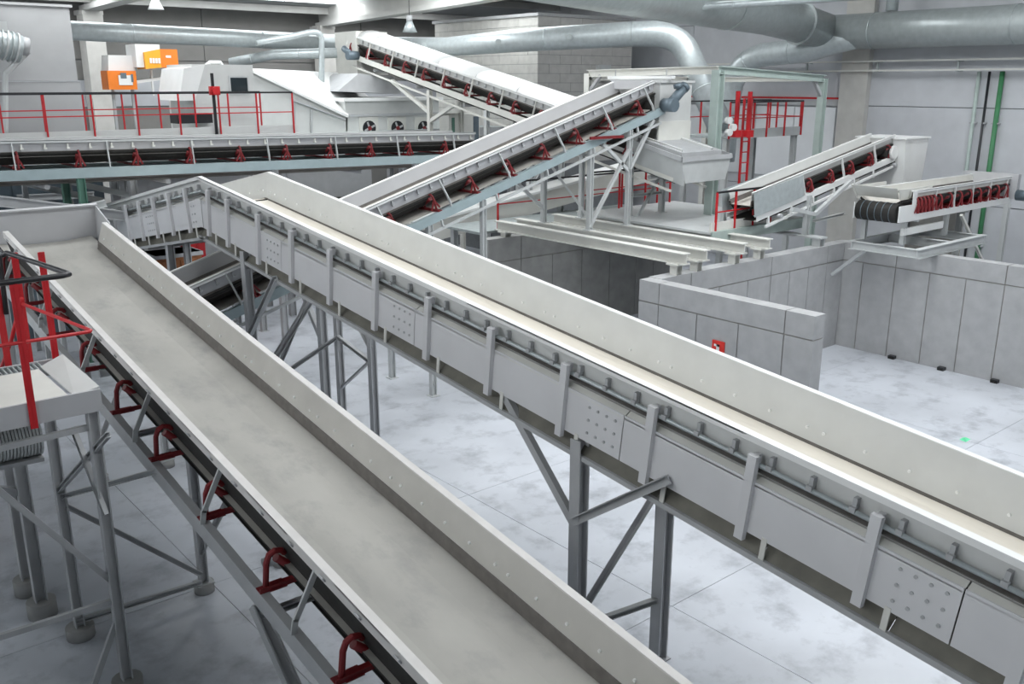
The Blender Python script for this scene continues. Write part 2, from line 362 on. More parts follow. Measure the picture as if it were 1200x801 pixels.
def conveyor_core(root, ml, L, hw, zb, ze, zs_, ys_, dust, hskirt=0.32, inset=0.09, flange=0.07, lip=0.09, x0=0.0, skirt_mat='skirt', rim_mat='white',
                  idlers=None, posts=None, chord=(0.07, 0.18), chord_mat='frame_lt', ret=None, strip=0.11, wing=None, arm=None, bolt_side=None, clamp=None, skirt_len=None, cover=None, hooks=True):
    sl = skirt_len or (x0, L)
    b = MB().strip(belt_prof(hw, zb, ze), x0, L, 0.022, 0, 1).build('belt', [dust, 'rubber'], root, ml)
    for sg in (-1, 1):
        yo, yi = sg * hw, sg * (hw - inset)
        m = MB().sheet([(sl[0], yo, 0), (sl[1], yo, 0), (sl[1], yi, -hskirt), (sl[0], yi, -hskirt)], (0, sg * .012, 0))
        sk = m.build('skirt_board', skirt_mat, root, ml)
        y2 = sg * (hw + flange)
        MB().mm((sl[0], yo - sg * .006, -.012), (sl[1], y2, .006)).mm((sl[0], y2 - sg * .01, -lip), (sl[1], y2, .0)).build('rim_flange', rim_mat, sk)
        MB().sheet([(sl[0], yi, -hskirt + .03), (sl[1], yi, -hskirt + .03), (sl[1], yi - sg * .01, -hskirt - strip), (sl[0], yi - sg * .01, -hskirt - strip)], (0, sg * .02, 0)).build('rubber_strip', 'strip', sk)
        wt = -hskirt
        if wing is not None:
            MB().sheet([(x0, sg * (hw + .04), wing), (sl[1], sg * (hw + .04), wing), (sl[1], sg * (hw - .05), zb + .05), (x0, sg * (hw - .05), zb + .05)], (0, sg * .012, 0)).build('belt_edge', 'rubber', root, ml)
            MB().sheet([(x0, sg * (hw - .05), zb + .05), (sl[1], sg * (hw - .05), zb + .05), (sl[1], sg * (hw - .27), zb - .11), (x0, sg * (hw - .27), zb - .11)], (0, sg * .004, -.012)).build('belt_underside', 'rubber', root, ml)
        else: MB().sheet([(x0, sg * (hw + .03), wt), (L, sg * (hw + .03), wt), (L, sg * (hw * .62), zs_ + .10), (x0, sg * (hw * .62), zs_ + .10)], (0, 0, -.018)).build('belt_wing', 'rubber', root, ml)
        if bolt_side and sg in bolt_side:
            mb = MB(); n = 0; x = sl[0] + .2
            while x < sl[1]:
                f = 0.62; yy = yo + (yi - yo) * f
                inst('bolt', BOLT, sk, T((x, yy - sg * .006, -hskirt * f))); x += 0.36 if n % 5 else 0.17; n += 1
        if clamp:
            me = MB().box((0, 0, 0), (.03, .035, .10)).box((0, sg * .03, -.035), (.06, .03, .03)).mesh('clamp', clamp[1])
            x = sl[0] + .3
            while x < sl[1]:
                inst('clamp', me, sk, T((x, sg * (hw - inset * .35 + .035), -lip - .07))); x += clamp[0]
        cs = MB().chan((x0, sg * ys_, zs_ - chord[1] / 2), (L, sg * ys_, zs_ - chord[1] / 2), chord[0], chord[1], .014, 1 if sg > 0 else -1)
        cs.build('stringer', chord_mat, root, ml)
        if posts:
            me = MB().bar((0, sg * (ys_ - .005), zs_ + .0), (0, sg * (ys_ - .02), zs_ + .14), .05, .02, (1, 0, 0)).bar((0, sg * (ys_ - .02), zs_ + .12), (0, sg * (hw + flange * .6), -lip * .5 - .02), .05, .02, (1, 0, 0)).mesh('skirt_post', posts[1] if len(posts) > 1 else 'frame_lt')
            for x in posts[0]: inst('skirt_post', me, root, ml @ T((x, 0, 0)))
    if idlers:
        fr, rl = idler_set(hw, zs_, zb, (hw, ze), ys_, arm)
        for x in idlers:
            f = inst('idler_frame', fr, root, ml @ T((x, 0, zs_)))
            for r in rl: inst('roller', r, f)
    if ret:
        zr, w, mt = ret
        MB().mm((x0 + .1, -w, zr), (L - .1, w, zr + .015)).build('return_belt', [mt], root, ml)
        me = MB().tube((0, -w - .08, 0), (0, w + .08, 0), .05, 10).mesh('return_roller', 'frame', True)
        x = x0 + .8
        while x < L: inst('return_roller', me, root, ml @ T((x, 0, zr - .05))); x += 2.4
    return b
def trestle(root, legs, ties=(), w=0.12, m='frame', foot=True, braces=(), bw=0.06):
    for p, q in legs:
        d = Vector(q) - Vector(p)
        MB(root).ibeam(p, q, w, w, .016, up=(1, 0, 0)).mm(Vector(p) + Vector((-.1, -.1, 0)), Vector(p) + Vector((.1, .1, .015))).build('leg', m, root)
    for p, q in ties: MB(root).chan(p, q, bw, bw, .01).build('tie', m, root)
    for p, q in braces: MB(root).angle(p, q, bw, .01).build('brace', m, root)

BOLT = MB().tube((0, -.008, 0), (0, .008, 0), .014, 8).mesh('bolt', 'white')
BOLT2 = MB().tube((0, -.007, 0), (0, .007, 0), .015, 8).mesh('bolt', 'frame')
# ---- conveyor A: wide flat belt in the left foreground
elA = math.atan(0.15); oA = Vector((3.685, 1.8, 1.514 + .15 * 1.8)); MA = frame_mat(oA, 0, elA)
LA = 13.9
A = thing('belt_conveyor', 'wide dusty grey belt conveyor in the left foreground with red idlers along its side', 'conveyor', oA, MA.to_3x3())
idA = [(y - 1.8) / math.cos(elA) + .1 for y in [2.70, 3.95, 5.19, 6.44, 7.68, 8.93, 10.12, 11.36, 12.6, 13.85, 15.1]]
poA = [(y - 1.8) / math.cos(elA) for y in [2.36, 4.14, 5.92, 7.70, 9.48, 11.26, 13.04, 14.82]]
I4 = Matrix.Identity(4)
conveyor_core(A, I4, LA + .66, 0.685, -.46, -.41, -.62, 0.93, 'dust_a', wing=-.10, skirt_mat='skirt_dusty', rim_mat='rim_dusty', skirt_len=(0, LA - .05), arm=.36, idlers=idA, posts=(poA, 'frame_lt'), chord=(.08, .17), chord_mat='frame', ret=(-.95, .42, 'rubber'), bolt_side=(-1,))
# small hooks below the near rim
me = MB().path([(-.03, 0, 0), (-.03, .02, .03), (.03, .02, .03), (.03, 0, 0)], .008, 5).mesh('clip', 'frame')
for k in range(26): inst('clip', me, A, T((.3 + k * .53, .685 + .075, -.06)))
# head hood at the far end
h = MB()
xe = LA - .05
h.sheet([(xe + .75, -.80, .10), (xe + .75, 1.6, .10), (xe + .75, 1.6, -.55), (xe + .75, -.80, -.55)], (.02, 0, 0))
h.sheet([(xe + .02, -.80, -.03), (xe + .75, -.80, .10), (xe + .75, -.80, -.55), (xe + .02, -.80, -.55)], (0, -.02, 0))
h.mm((xe + .70, -.84, .09), (xe + .80, 1.6, .115))
h.build('head_hood', ['panel'], A)
MB().tube((LA + .5, -.68, -.70), (LA + .5, .68, -.70), .20, 18).build('head_pulley', 'rubber', A, smooth=True)
legsA = []
def Az(y): return 1.514 + .15 * y
for y in (10.1, 14.2):
    zc = Az(y) - .80
    trestle(A, [((3.52, y, .12), (3.52, y, zc)), ((4.55, y, .12), (4.55, y, zc))], [((2.78, y, zc - .02), (4.62, y, zc - .02))], .10, 'frame', braces=[((3.52, y, .5), (4.55, y, zc - .2))])
    for x in (3.52, 4.55): MB(A).tube((x, y, 0), (x, y, .13), .12, 14).build('foot', 'conc_dk', A, smooth=True)
for y in (6.2,):
    zc = Az(y) - .80
    trestle(A, [((2.9, y - 1.0, 0.1), (2.78, y + .55, zc + .05)), ((4.55, y, 0.1), (4.55, y, zc))], [((2.78, y + .5, zc - .02), (4.62, y + .5, zc - .02))], .11, 'frame')
    for x, yy in ((2.9, y - 1.0), (4.55, y)): MB(A).tube((x, yy, 0), (x, yy, .11), .12, 14).build('foot', 'conc_dk', A, smooth=True)

# ---- conveyor B: long trough conveyor through the middle, with side covers; it bends down beyond the crest
elB = math.atan(0.109); oB = Vector((6.59, 0.4, 2.812 + .109 * .4)); MBm = frame_mat(oB, 0, elB)
LB = (15.34 - .4) / math.cos(elB)
elB2 = -math.atan(0.184); oB2 = Vector((6.59, 15.34, 2.812 + .109 * 15.34)); MB2 = frame_mat(oB2, 0, elB2); LB2 = 7.2
B = thing('belt_conveyor', 'long pale trough conveyor crossing the middle, grey posts along its covered side', 'conveyor', oB, MBm.to_3x3())
hwB = .59
def trough(ml, L, x0, posts, panel_cuts, n_clamp, sky=True):
    MB().strip([(-.55, -.46), (-.3, -.47), (.3, -.47), (.55, -.46)], x0, L, .022, 0, 1).build('belt', ['dust_b', 'rubber'], B, ml)
    for sg in (-1, 1):
        yi = sg * (hwB - .06)
        sk = MB().sheet([(x0, sg * hwB, 0), (L, sg * hwB, 0), (L, yi, -.43), (x0, yi, -.43)], (0, sg * .012, 0)).build('skirt_board', 'skirt', B, ml)
        MB().mm((x0, sg * hwB - .005, -.012), (L, sg * (hwB + .075), .006)).mm((x0, sg * (hwB + .065), -.05), (L, sg * (hwB + .075), 0)).build('rim_flange', 'white', sk)
        MB().sheet([(x0, yi + sg * .004, -.425), (L, yi + sg * .004, -.425), (L, yi - sg * .006, -.475), (x0, yi - sg * .006, -.475)], (0, sg * .02, 0)).build('rubber_strip', 'strip', sk)
        MB().tube((x0, sg * (hwB + .035), -.235), (L, sg * (hwB + .035), -.235), .022, 8).build('clamp_rod', 'galv', sk, smooth=True)
        MB().mm((x0, sg * hwB - .01, -.285), (L, sg * (hwB + .055), -.29)).build('gap_shade_ledge', 'strip', sk)  # dark ledge added to give the shaded gap under the rod
        me = MB().box((0, sg * .0, .03), (.035, .05, .10)).box((0, sg * .03, -.01), (.05, .04, .04)).mesh('clamp', 'frame')
        x = x0 + .15
        while x < L - .05: inst('clamp', me, sk, T((x, sg * (hwB + .02), -.20))); x += 0.372
        if sg < 0:
            mb = MB(); x = x0 + .1; n = 0
            while x < L: inst('bolt', BOLT, sk, T((x, yi + .018, -.30))); x += .41 if n % 5 else .17; n += 1
        # side cover panels with a folded top ledge
        yo = sg * (hwB + .085)
        for a, b in zip(panel_cuts[:-1], panel_cuts[1:]):
            pn = MB().mm((a + .006, yo - sg * .012, -.83), (b - .006, yo, -.365)).build('side_panel', 'cover', B, ml)
            MB().sheet([(a + .006, yo, -.40), (b - .006, yo, -.40), (b - .006, yo - sg * .075, -.345), (a + .006, yo - sg * .075, -.345)], (0, 0, .01)).build('ledge', 'offwhite', pn)
            if sg > 0 and b - a > 2:
                mb = MB()
                for i in range(4):
                    for j in range(3): inst('bolt', BOLT2, pn, T((a + .10 + i * .115, yo + .004, -.46 - j * .135)))
        me = MB().bar((0, sg * (hwB + .10), -.90), (0, sg * (hwB + .10), -.13), .03, .09, (1, 0, 0)).box((0, sg * (hwB + .125), -.515), (.085, .02, .77)).box((0, sg * (hwB + .06), -.17), (.05, .06, .08)).mesh('skirt_post', 'cover')
        for x in posts:
            inst('skirt_post', me, B, ml @ T((x, 0, 0)))
        me2 = MB().bar((0, sg * (hwB + .085), -.80), (0, sg * (hwB + .085), -1.02), .012, .05, (1, 0, 0)).mesh('hanger', 'offwhite')
        for x in posts: inst('hanger', me2, B, ml @ T((x - .22, 0, 0)))
        MB().mm((x0, sg * (hwB + .06), -1.05), (L, sg * (hwB + .10), -1.0)).build('bottom_rail', 'frame', B, ml)
    x = x0
    while x < L - .1:
        e = min(L, x + 1.14); MB().mm((x + .01, -hwB + .1, -.99), (e - .01, hwB - .1, -.98)).build('bottom_guard', 'guard', B, ml)
        for sg in (-1, 1): MB().sheet([(x + .003, sg * (hwB - .12), -.80), (e - .003, sg * (hwB - .12), -.80), (e - .003, sg * (hwB + .07), -1.01), (x + .003, sg * (hwB + .07), -1.01)], (0, 0, -.01)).build('side_guard', 'guard', B, ml)
        x += 1.14
def sB(y): return (y - .4) / math.cos(elB)
pB = [sB(15.0 - 1.105 * k) for k in range(0, 13) if 15.0 - 1.105 * k > .5]
# posts measured at 14.88 14.11 13.0 11.95 10.84 9.68 8.56 7.38 6.22 5.09 4.02 2.92
pB = [sB(y) for y in (14.85, 14.1, 13.0, 11.93, 10.83, 9.69, 8.55, 7.38, 6.22, 5.08, 4.0, 2.92, 1.8, .75)]
trough(I4, LB, 0, pB, [0, sB(2.24), sB(5.42), sB(8.84), sB(12.29), LB], 3)
R2 = INV[B.name] @ MB2
trough(R2, LB2, 0, [.6, 1.45, 2.3, 3.15, 4.0, 4.85, 5.7, 6.5], [0, 2.4, 4.8, LB2], 3)
def Bz(y): return 2.812 + .109 * y
def b_trestle(y, xs_=(5.95, 7.22)):
    zt = Bz(y) - 1.02
    trestle(B, [((x, y, 0), (x, y, zt + (.16 if x < 6 else 0))) for x in xs_], [((xs_[0], y, .55), (xs_[1], y, .55)), ((xs_[0], y, zt - .1), (xs_[1], y, zt - .1))], .13, 'frame', braces=[((xs_[0], y, .65), (xs_[1], y, zt - .35))])
b_trestle(13.7); b_trestle(1.2)
zt_ = Bz(6.07) - 1.02
trestle(B, [((5.95, 6.07, 0), (5.95, 6.07, zt_ + .16)), ((6.75, 5.62, 0), (6.75, 5.62, Bz(5.62) - 1.0))], [((5.95, 6.07, .5), (6.75, 5.62, .75))], .14, 'frame', braces=[((5.95, 6.07, .55), (6.9, 5.6, 2.3))])
trestle(B, [((7.22, 13.15, 0), (7.22, 13.15, Bz(13.15) - 1.02)), ((7.22, 12.1, 0), (7.22, 12.1, Bz(12.1) - 1.02)), ((7.22, 7.0, 0), (7.22, 7.0, 1.0))][:2],
        [((7.22, 13.15, 1.95), (7.22, 12.1, 1.75)), ((5.95, 13.7, 1.1), (7.22, 13.15, 1.95))], .11, 'frame',
        braces=[((7.22, 13.15, 1.0), (7.22, 12.1, 1.75)), ((7.22, 13.15, 2.9), (7.22, 12.1, 1.95))])
# knee braces
for p, q in (((5.90, 6.05, 1.75), (5.88, 4.86, 2.62)), ((5.93, 6.1, 1.62), (5.93, 7.35, 2.85)), ((5.93, 13.7, 2.05), (5.93, 12.55, 3.2)), ((7.22, 13.7, 1.6), (7.22, 15.0, 3.2)), ((5.95, 13.7, 1.2), (7.2, 13.7, 2.7))):
    MB(B).chan(p, q, .07, .09, .012).build('knee_brace', 'frame', B)
for sg in (-.682, .682): MB(B).mm((6.59 + sg - .006, 15.22, oB2.z - .84), (6.59 + sg + .006, 15.46, oB2.z - .37)).build('crest_plate', 'cover', B)
# supports of the declining part
for y in (17.2, 19.6):
    z = oB2.z - .184 * (y - 15.34) - 1.0
    trestle(B, [((6.0, y, 0), (6.0, y, z)), ((7.2, y, 0), (7.2, y, z))], [((6.0, y, 1.4), (7.2, y, 1.4))], .13, 'frame')
MB(B).bar((6.0, 17.2, 0.5), (6.0, 19.6, 2.6), .08, .08).build('brace', 'frame', B)

# ---- conveyor C: rising to the right below B and up to the head chute
def azX(): return math.pi / 2
yC = 14.5; slC = 0.293; elC = math.atan(slC); hwC = .56
zC0 = 3.88 - slC * 8.86
oC = Vector((4.0, yC + hwC, zC0 + slC * 4.0)); MC = frame_mat(oC, azX(), elC)
LC = (16.25 - 4.0) / math.cos(elC)
Cv = thing('belt_conveyor', 'steep grey belt conveyor rising to the right from below the middle trough conveyor', 'conveyor', oC, MC.to_3x3())
idC = [.35 + k * .98 for k in range(13)]
poC = [(x - 4.0) / math.cos(elC) for x in (5.9, 7.4, 8.85, 10.24, 11.71, 13.2, 14.6, 15.9)]
conveyor_core(Cv, I4, LC, hwC, -.40, -.27, -.58, .80, 'dust_c', hskirt=.28, inset=.05, flange=.06, lip=.05, idlers=idC, posts=(poC, 'frame_lt'), chord=(.09, .17), chord_mat='steel_blue', ret=(-.62, .52, 'dust_c'), strip=.08, clamp=(.30, 'frame'), skirt_mat='panel')
for sg in (-1, 1):
    MB().bar((.2, sg * .80, -.90), (LC - .2, sg * .80, -.90), .05, .05).build('lower_rail', 'frame_lt', Cv)
    mb = None
    me = MB().bar((0, sg * .8, -.90), (0, sg * .8, -.74), .05, .03, (1, 0, 0)).mesh('lower_rail_post', 'frame_lt')
    for k in range(9): inst('lower_rail_post', me, Cv, T((.6 + k * 1.4, 0, 0)))
# drive drum, gear motor, head chute
MB().tube((LC, -.55, -.55), (LC, .55, -.55), .2, 18).build('head_pulley', 'rubber', Cv, smooth=True)
mo = MB().tube((LC, -.78, -.55), (LC, -1.12, -.55), .15, 14).tube((LC + .02, -1.0, -.50), (LC + .42, -1.05, -.30), .11, 14).box((LC + .30, -1.03, -.20), (.18, .14, .10)).build('gear_motor', 'motor', Cv, smooth=True)
MB().tube((LC + .42, -1.05, -.30), (LC + .50, -1.06, -.26), .125, 14).build('fan_cowl', 'motor', mo, smooth=True)
ch = MB(Cv)
ch.mm((16.35, 14.35, 5.12), (17.45, 15.75, 6.02)); ch.mm((16.30, 14.30, 6.0), (17.5, 15.8, 6.05))
ch.build('head_chute', 'skirt', Cv)
MB(Cv).mm((16.3, 14.30, 4.70), (17.42, 14.35, 5.15)).build('chute_apron', 'offwhite', Cv)
MB(Cv).mm((16.15, 14.6, 5.86), (16.42, 15.7, 6.06)).build('chute_shroud', 'panel', Cv)
# legs of C
def Cz(x): return zC0 + slC * x
for x, zb_ in ((14.15, 2.89), (9.9, 0)):
    zt = Cz(x) - .78
    trestle(Cv, [((x, yC - .2, zb_), (x, yC - .2, zt)), ((x, yC + 1.3, zb_), (x, yC + 1.3, zt))], [((x, yC - .2, zt - .15), (x, yC + 1.3, zt - .15))], .11, 'frame_lt', braces=[((x, yC - .2, zb_ + .2), (x, yC + 1.3, zt - .3))])
trestle(Cv, [((15.35, yC - .2, 2.89), (15.35, yC - .2, Cz(15.35) - .78)), ((15.35, yC + 1.3, 2.89), (15.35, yC + 1.3, Cz(15.35) - .78)), ((11.2, yC - .2, 0), (11.2, yC - .2, Cz(11.2) - .78))], [], .10, 'frame_lt')
for p, q in (((15.35, yC - .2, 4.1), (16.1, yC - .2, Cz(16.1) - .8)), ((15.35, yC - .2, 4.1), (14.5, yC - .2, Cz(14.5) - .8)), ((14.15, yC - .2, 2.95), (15.35, yC - .2, 4.6)), ((11.2, yC - .2, .3), (10.0, yC - .2, 2.6)), ((12.9, yC + 1.3, Cz(12.9) - .85), (14.15, yC + 1.3, 3.2))):
    MB(Cv).bar(p, q, .07, .07).build('brace', 'frame_lt', Cv)
MB(Cv).mm((14.0, yC - .35, Cz(14.6) - .72), (15.0, yC - .3, Cz(14.6) - .66)).build('cable_guard', 'red_dk', Cv)

# ---- conveyor D: covered conveyor rising away to the left behind C, fed at its tail by C
slD = .2095; elD = math.atan(slD); hwD = .50
def Dz(y): return 7.43 + slD * (y - 27.0)
oD = Vector((16.1 + hwD, 13.4, Dz(13.4))); MD = frame_mat(oD, 0, elD); LD = (27.0 - 13.4) / math.cos(elD)
D = thing('belt_conveyor', 'white covered conveyor rising away to the left, behind the steep conveyor', 'conveyor', oD, MD.to_3x3())
idD = [.5 + k * 1.05 for k in range(14)]
poD = [.9 + k * 1.35 for k in range(11)]
conveyor_core(D, I4, LD, hwD, -.36, -.24, -.56, .62, 'dust_c', hskirt=.25, inset=.05, flange=.05, lip=.05, idlers=idD, posts=(poD, 'offwhite'), chord=(.08, .15), chord_mat='offwhite', ret=(-.80, .42, 'rubber'), strip=.08, clamp=(.34, 'frame'), skirt_mat='skirt')
cv = MB(); N = 8; prof = [(hwD * math.cos(math.pi * k / N) * 1.02, .20 * math.sin(math.pi * k / N)) for k in range(N + 1)]
k0 = 2.2
while k0 < LD - .1:
    e = min(LD, k0 + 1.8)
    MB().strip([(a, b + .012) for a, b in prof], k0 + .01, e - .01, .012).build('cover', 'white', D, smooth=True); k0 += 1.8
for sg in (-1, 1): MB().bar((0, sg * .62, -.93), (LD, sg * .62, -.93), .05, .05).build('lower_rail', 'offwhite', D)
# tail hopper
th = MB(D)
hx0, hx1, hy0, hy1 = 15.95, 17.55, 13.2, 14.25
th.sheet([(hx0 + .06, hy0 + .05, 3.80), (hx0 + .06, 14.7, 4.10), (hx0 - .10, 14.7, 4.75), (hx0 - .1, hy0, 4.38)], (.02, 0, 0))
th.sheet([(hx0 + .1, hy0 + .05, 3.86), (hx1 - .1, hy0 + .05, 3.86), (hx1, hy0, 4.38), (hx0 - .1, hy0, 4.38)], (0, .02, 0))
th.sheet([(hx1 - .1, hy0 + .05, 3.86), (hx1 - .1, hy1, 4.05), (hx1, hy1, 4.62), (hx1, hy0, 4.38)], (.02, 0, 0))
th.build('tail_hopper', 'frame_lt', D)
MB(D).sheet([(hx0 + .05, hy0 + .15, 4.42), (hx1 - .15, hy0 + .15, 4.42), (hx1 - .15, hy1 + .2, 4.66), (hx0 + .05, hy1 + .2, 4.66)], (0, 0, .10)).build('hopper_lid', 'frame', D)
for sx_ in (hx0 - .12, hx1): MB(D).sheet([(sx_, hy0 - .02, 4.34), (sx_, hy1 + .2, 4.62), (sx_, hy1 + .2, 4.72), (sx_, hy0 - .02, 4.44)], (.03, 0, 0)).build('hopper_trim', 'frame', D)
MB(D).mm((hx0 - .12, hy0 - .03, 4.34), (hx1 + .03, hy0, 4.44)).build('hopper_trim', 'frame', D)
# head box and legs
MB().tube((LD, -.5, -.5), (LD, .5, -.5), .18, 16).build('head_pulley', 'rubber', D, smooth=True)
MB(D).mm((16.02, 27.0, 6.25), (17.2, 28.35, 7.6)).build('head_box', 'offwhite', D)
mo = MB().tube((LD - .25, .62, -.55), (LD - .25, 1.0, -.55), .14, 12).tube((LD - .25, .9, -.5), (LD + .12, .92, -.4), .10, 12).build('gear_motor', 'motor', D, smooth=True)
for y in (23.0,):
    zt = Dz(y) - .8
    trestle(D, [((16.05, y, 0), (16.05, y, zt)), ((17.2, y, 0), (17.2, y, zt))], [((16.05, y, zt - .7), (17.2, y, zt - .7))], .13, 'offwhite')
for p, q in (((16.05, 23.0, 5.15), (16.05, 25.0, Dz(25) - .95)), ((16.05, 23.0, 4.9), (16.05, 21.8, Dz(21.8) - .95))): MB(D).bar(p, q, .10, .10).build('brace', 'offwhite', D)
for y in (20.3, 18.5, 14.9):
    zt = Dz(y) - .75; z0 = 2.95 if y < 15 else 0
    trestle(D, [((16.05, y, z0), (16.05, y, zt)), ((17.2, y, z0), (17.2, y, zt))], [((16.05, y, zt - .7), (17.2, y, zt - .7))], .12, 'frame_lt', braces=[((16.05, y, zt - 1.6), (17.2, y, zt - .2))])

# ---- conveyor E: level conveyor across the left background
hwE = .5; slE = -.018; elE = math.atan(slE)
oE = Vector((1.5, 20.0 + hwE, 4.93 + .018 * 2.5)); ME = frame_mat(oE, azX(), elE); LE = 13.9
Ev = thing('belt_conveyor', 'level grey conveyor across the left background with red idlers above a blue-grey beam', 'conveyor', oE, ME.to_3x3())
conveyor_core(Ev, I4, LE, hwE, -.34, -.22, -.55, .64, 'dust_c', hskirt=.24, inset=.03, flange=.05, lip=.05, idlers=[.45 + k * 1.13 for k in range(12)], posts=([.9 + k * 1.75 for k in range(8)], 'frame_lt'), chord=(.10, .20), chord_mat='steel_blue', ret=(-.86, .45, 'strip'), strip=.08, clamp=(.42, 'offwhite'), skirt_mat='panel', rim_mat='frame_lt')
for x in (3.6, 5.3, 9.5, 13.4):
    z = 4.93 - .018 * (x - 4) - .76
    trestle(Ev, [((x, 19.9, 0), (x, 19.9, z)), ((x, 21.1, 0), (x, 21.1, z))], [((x, 19.9, z - .8), (x, 21.1, z - .8))], .14, 'green_dk' if x > 5 and x < 6 else 'frame', braces=[((x, 19.9, z - 1.6), (x, 21.1, z - .9))])

# ---- conveyor F: rising to the right above the bunker side wall, with chute box
slF = .178; elF = math.atan(slF); hwF = .30; yF = 11.8
def Fz(x): return 3.80 + slF * (x - 16.77)
oF = Vector((16.5, yF + hwF, Fz(16.5))); MF = frame_mat(oF, azX(), elF); LF = (22.2 - 16.5) / math.cos(elF)
Fc = thing('belt_conveyor', 'short white-framed conveyor rising right to the pale chute box above the bunker', 'conveyor', oF, MF.to_3x3())
conveyor_core(Fc, I4, LF, hwF, -.30, -.20, -.50, .40, 'dust_c', hskirt=.22, inset=.04, flange=.05, lip=.05, idlers=[2.05 + k * .85 for k in range(5)], posts=([1.8, 3.4, 4.8], 'white'), chord=(.08, .13), chord_mat='white', ret=(-.66, .4, 'rubber'), strip=.07, skirt_mat='skirt')
for sg in (-1, 1):
    MB().sheet([(-.1, sg * .42, .02), (1.7, sg * .42, -.02), (1.7, sg * .42, -.50), (-.1, sg * .42, -.50)], (0, sg * .012, 0)).build('side_cover', 'galv', Fc)
    MB().bar((.3, sg * .40, -.82), (LF - .2, sg * .40, -.74), .05, .05).build('lower_rail', 'white', Fc)
    me = MB().bar((0, sg * .40, -.80), (0, sg * .40, -.62), .05, .04, (1, 0, 0)).mesh('lower_rail_post', 'white')
    for k in range(6): inst('lower_rail_post', me, Fc, T((.4 + k * .85, 0, 0)))
for sg in (-1, 1): MB().tube((LF - .25, sg * .40, -.38), (LF - .25, sg * .48, -.38), .16, 16).build('bearing', 'white', Fc, smooth=True)
MB().tube((LF - .25, -.36, -.40), (LF - .25, .36, -.40), .17, 16).build('head_pulley', 'rubber', Fc, smooth=True)
cb = MB(Fc); zt = 4.66
cx0, cx1, cy0, cy1 = 22.15, 23.3, 11.45, 12.75
cb.add([(cx0, cy0, zt), (cx1, cy0, zt), (cx1, cy1, zt), (cx0, cy1, zt), (cx0 + .15, cy0 + .02, 3.5), (cx1 - .1, cy0 + .02, 3.5), (cx1 - .1, cy1 - .1, 3.5), (cx0 + .15, cy1 - .1, 3.5)], [(0, 1, 5, 4), (1, 2, 6, 5), (2, 3, 7, 6), (3, 0, 4, 7), (0, 3, 2, 1), (4, 5, 6, 7)])
cb.mm((cx0 - .04, cy0 - .04, zt), (cx1 + .04, cy1 + .04, zt + .035)).build('chute_box', 'white', Fc)
trestle(Fc, [((18.5, 11.7, 2.62), (18.5, 11.7, Fz(18.5) - .55)), ((18.5, 12.85, 2.55), (18.5, 12.85, Fz(18.5) - .55))], [((18.5, 11.55, 3.0), (19.8, 11.55, 3.05))], .12, 'frame_lt', braces=[])
for p, q in (((18.5, 11.5, 3.15), (17.6, 11.5, Fz(17.6) - .6)), ((18.5, 11.5, 3.15), (19.9, 11.5, Fz(19.9) - .55))): MB(Fc).bar(p, q, .08, .08).build('brace', 'frame_lt', Fc)
MB(Fc).ibeam((18.5, 11.35, 2.45), (18.5, 11.35, 2.62), .2, .2, .02).mm((18.35, 11.22, 2.62), (18.65, 12.85, 2.66)).build('bearing_stub', 'frame_lt', Fc)
trestle(Fc, [((16.9, 12.8, 2.95), (16.9, 12.8, Fz(16.9) - .6))], [], .1, 'frame_lt')

# ---- conveyor G: short reversing conveyor with ribbed drum over the bunker corner
oG = Vector((18.75, 9.6 + .5, 3.78)); MG = frame_mat(oG, azX(), 0.0); LG = 5.4
G = thing('belt_conveyor', 'short white conveyor with black ribbed drum end over the bunker corner', 'conveyor', oG, MG.to_3x3())
conveyor_core(G, I4, LG, .45, -.26, -.16, -.50, .50, 'dust_c', hskirt=.18, inset=.03, flange=.05, lip=.05, idlers=[.55 + k * .16 for k in range(6)] + [1.6 + k * .48 for k in range(8)], posts=([1.45 + k * .9 for k in range(5)], 'white'), chord=(.08, .14), chord_mat='white', ret=(-.60, .4, 'rubber'), strip=.06, skirt_len=(.4, LG), x0=.0, skirt_mat='offwhite', rim_mat='white')
MB().tube((-.02, -.46, -.44), (-.02, .46, -.44), .21, 24).build('tail_drum', 'rubber', G, smooth=True)
me = MB().tube((0, -.007, 0), (0, .007, 0), .216, 24).mesh('drum_ring', 'motor')
for k in range(5): inst('drum_ring', me, G, T((-.02, -.32 + k * .16, -.44)))
for sg in (-1, 1):
    MB().mm((-.15, sg * .50, -.62), (.55, sg * .53, -.28)).build('bearing_plate', 'white', G)
    MB().mm((.38, sg * .505, -.52), (.55, sg * .52, .0)).build('end_plate', 'white', G)
# feed hopper lip above drum
fh = MB(G); fh.sheet([(18.85, 10.7, 3.62), (18.85, 9.75, 3.62), (18.66, 9.72, 3.86), (18.66, 10.78, 3.86)], (.02, 0, 0)); fh.sheet([(18.85, 9.7, 3.55), (20.1, 9.7, 3.55), (20.1, 9.66, 3.84), (18.66, 9.66, 3.84)], (0, .02, 0)); fh.sheet([(18.85, 10.7, 3.55), (20.1, 10.7, 3.55), (20.1, 10.74, 3.84), (18.66, 10.74, 3.84)], (0, .02, 0))
fh.build('feed_hopper', 'offwhite', G)
MB(G).mm((24.0, 9.45, 3.25), (24.15, 10.8, 3.85)).build('end_cover', 'panel', G)
gm = MB(G).tube((24.05, 9.45, 3.35), (24.05, 9.05, 3.35), .13, 14).tube((24.05, 9.25, 3.35), (24.5, 9.2, 3.35), .12, 14).build('gear_motor', 'motor', G, smooth=True)
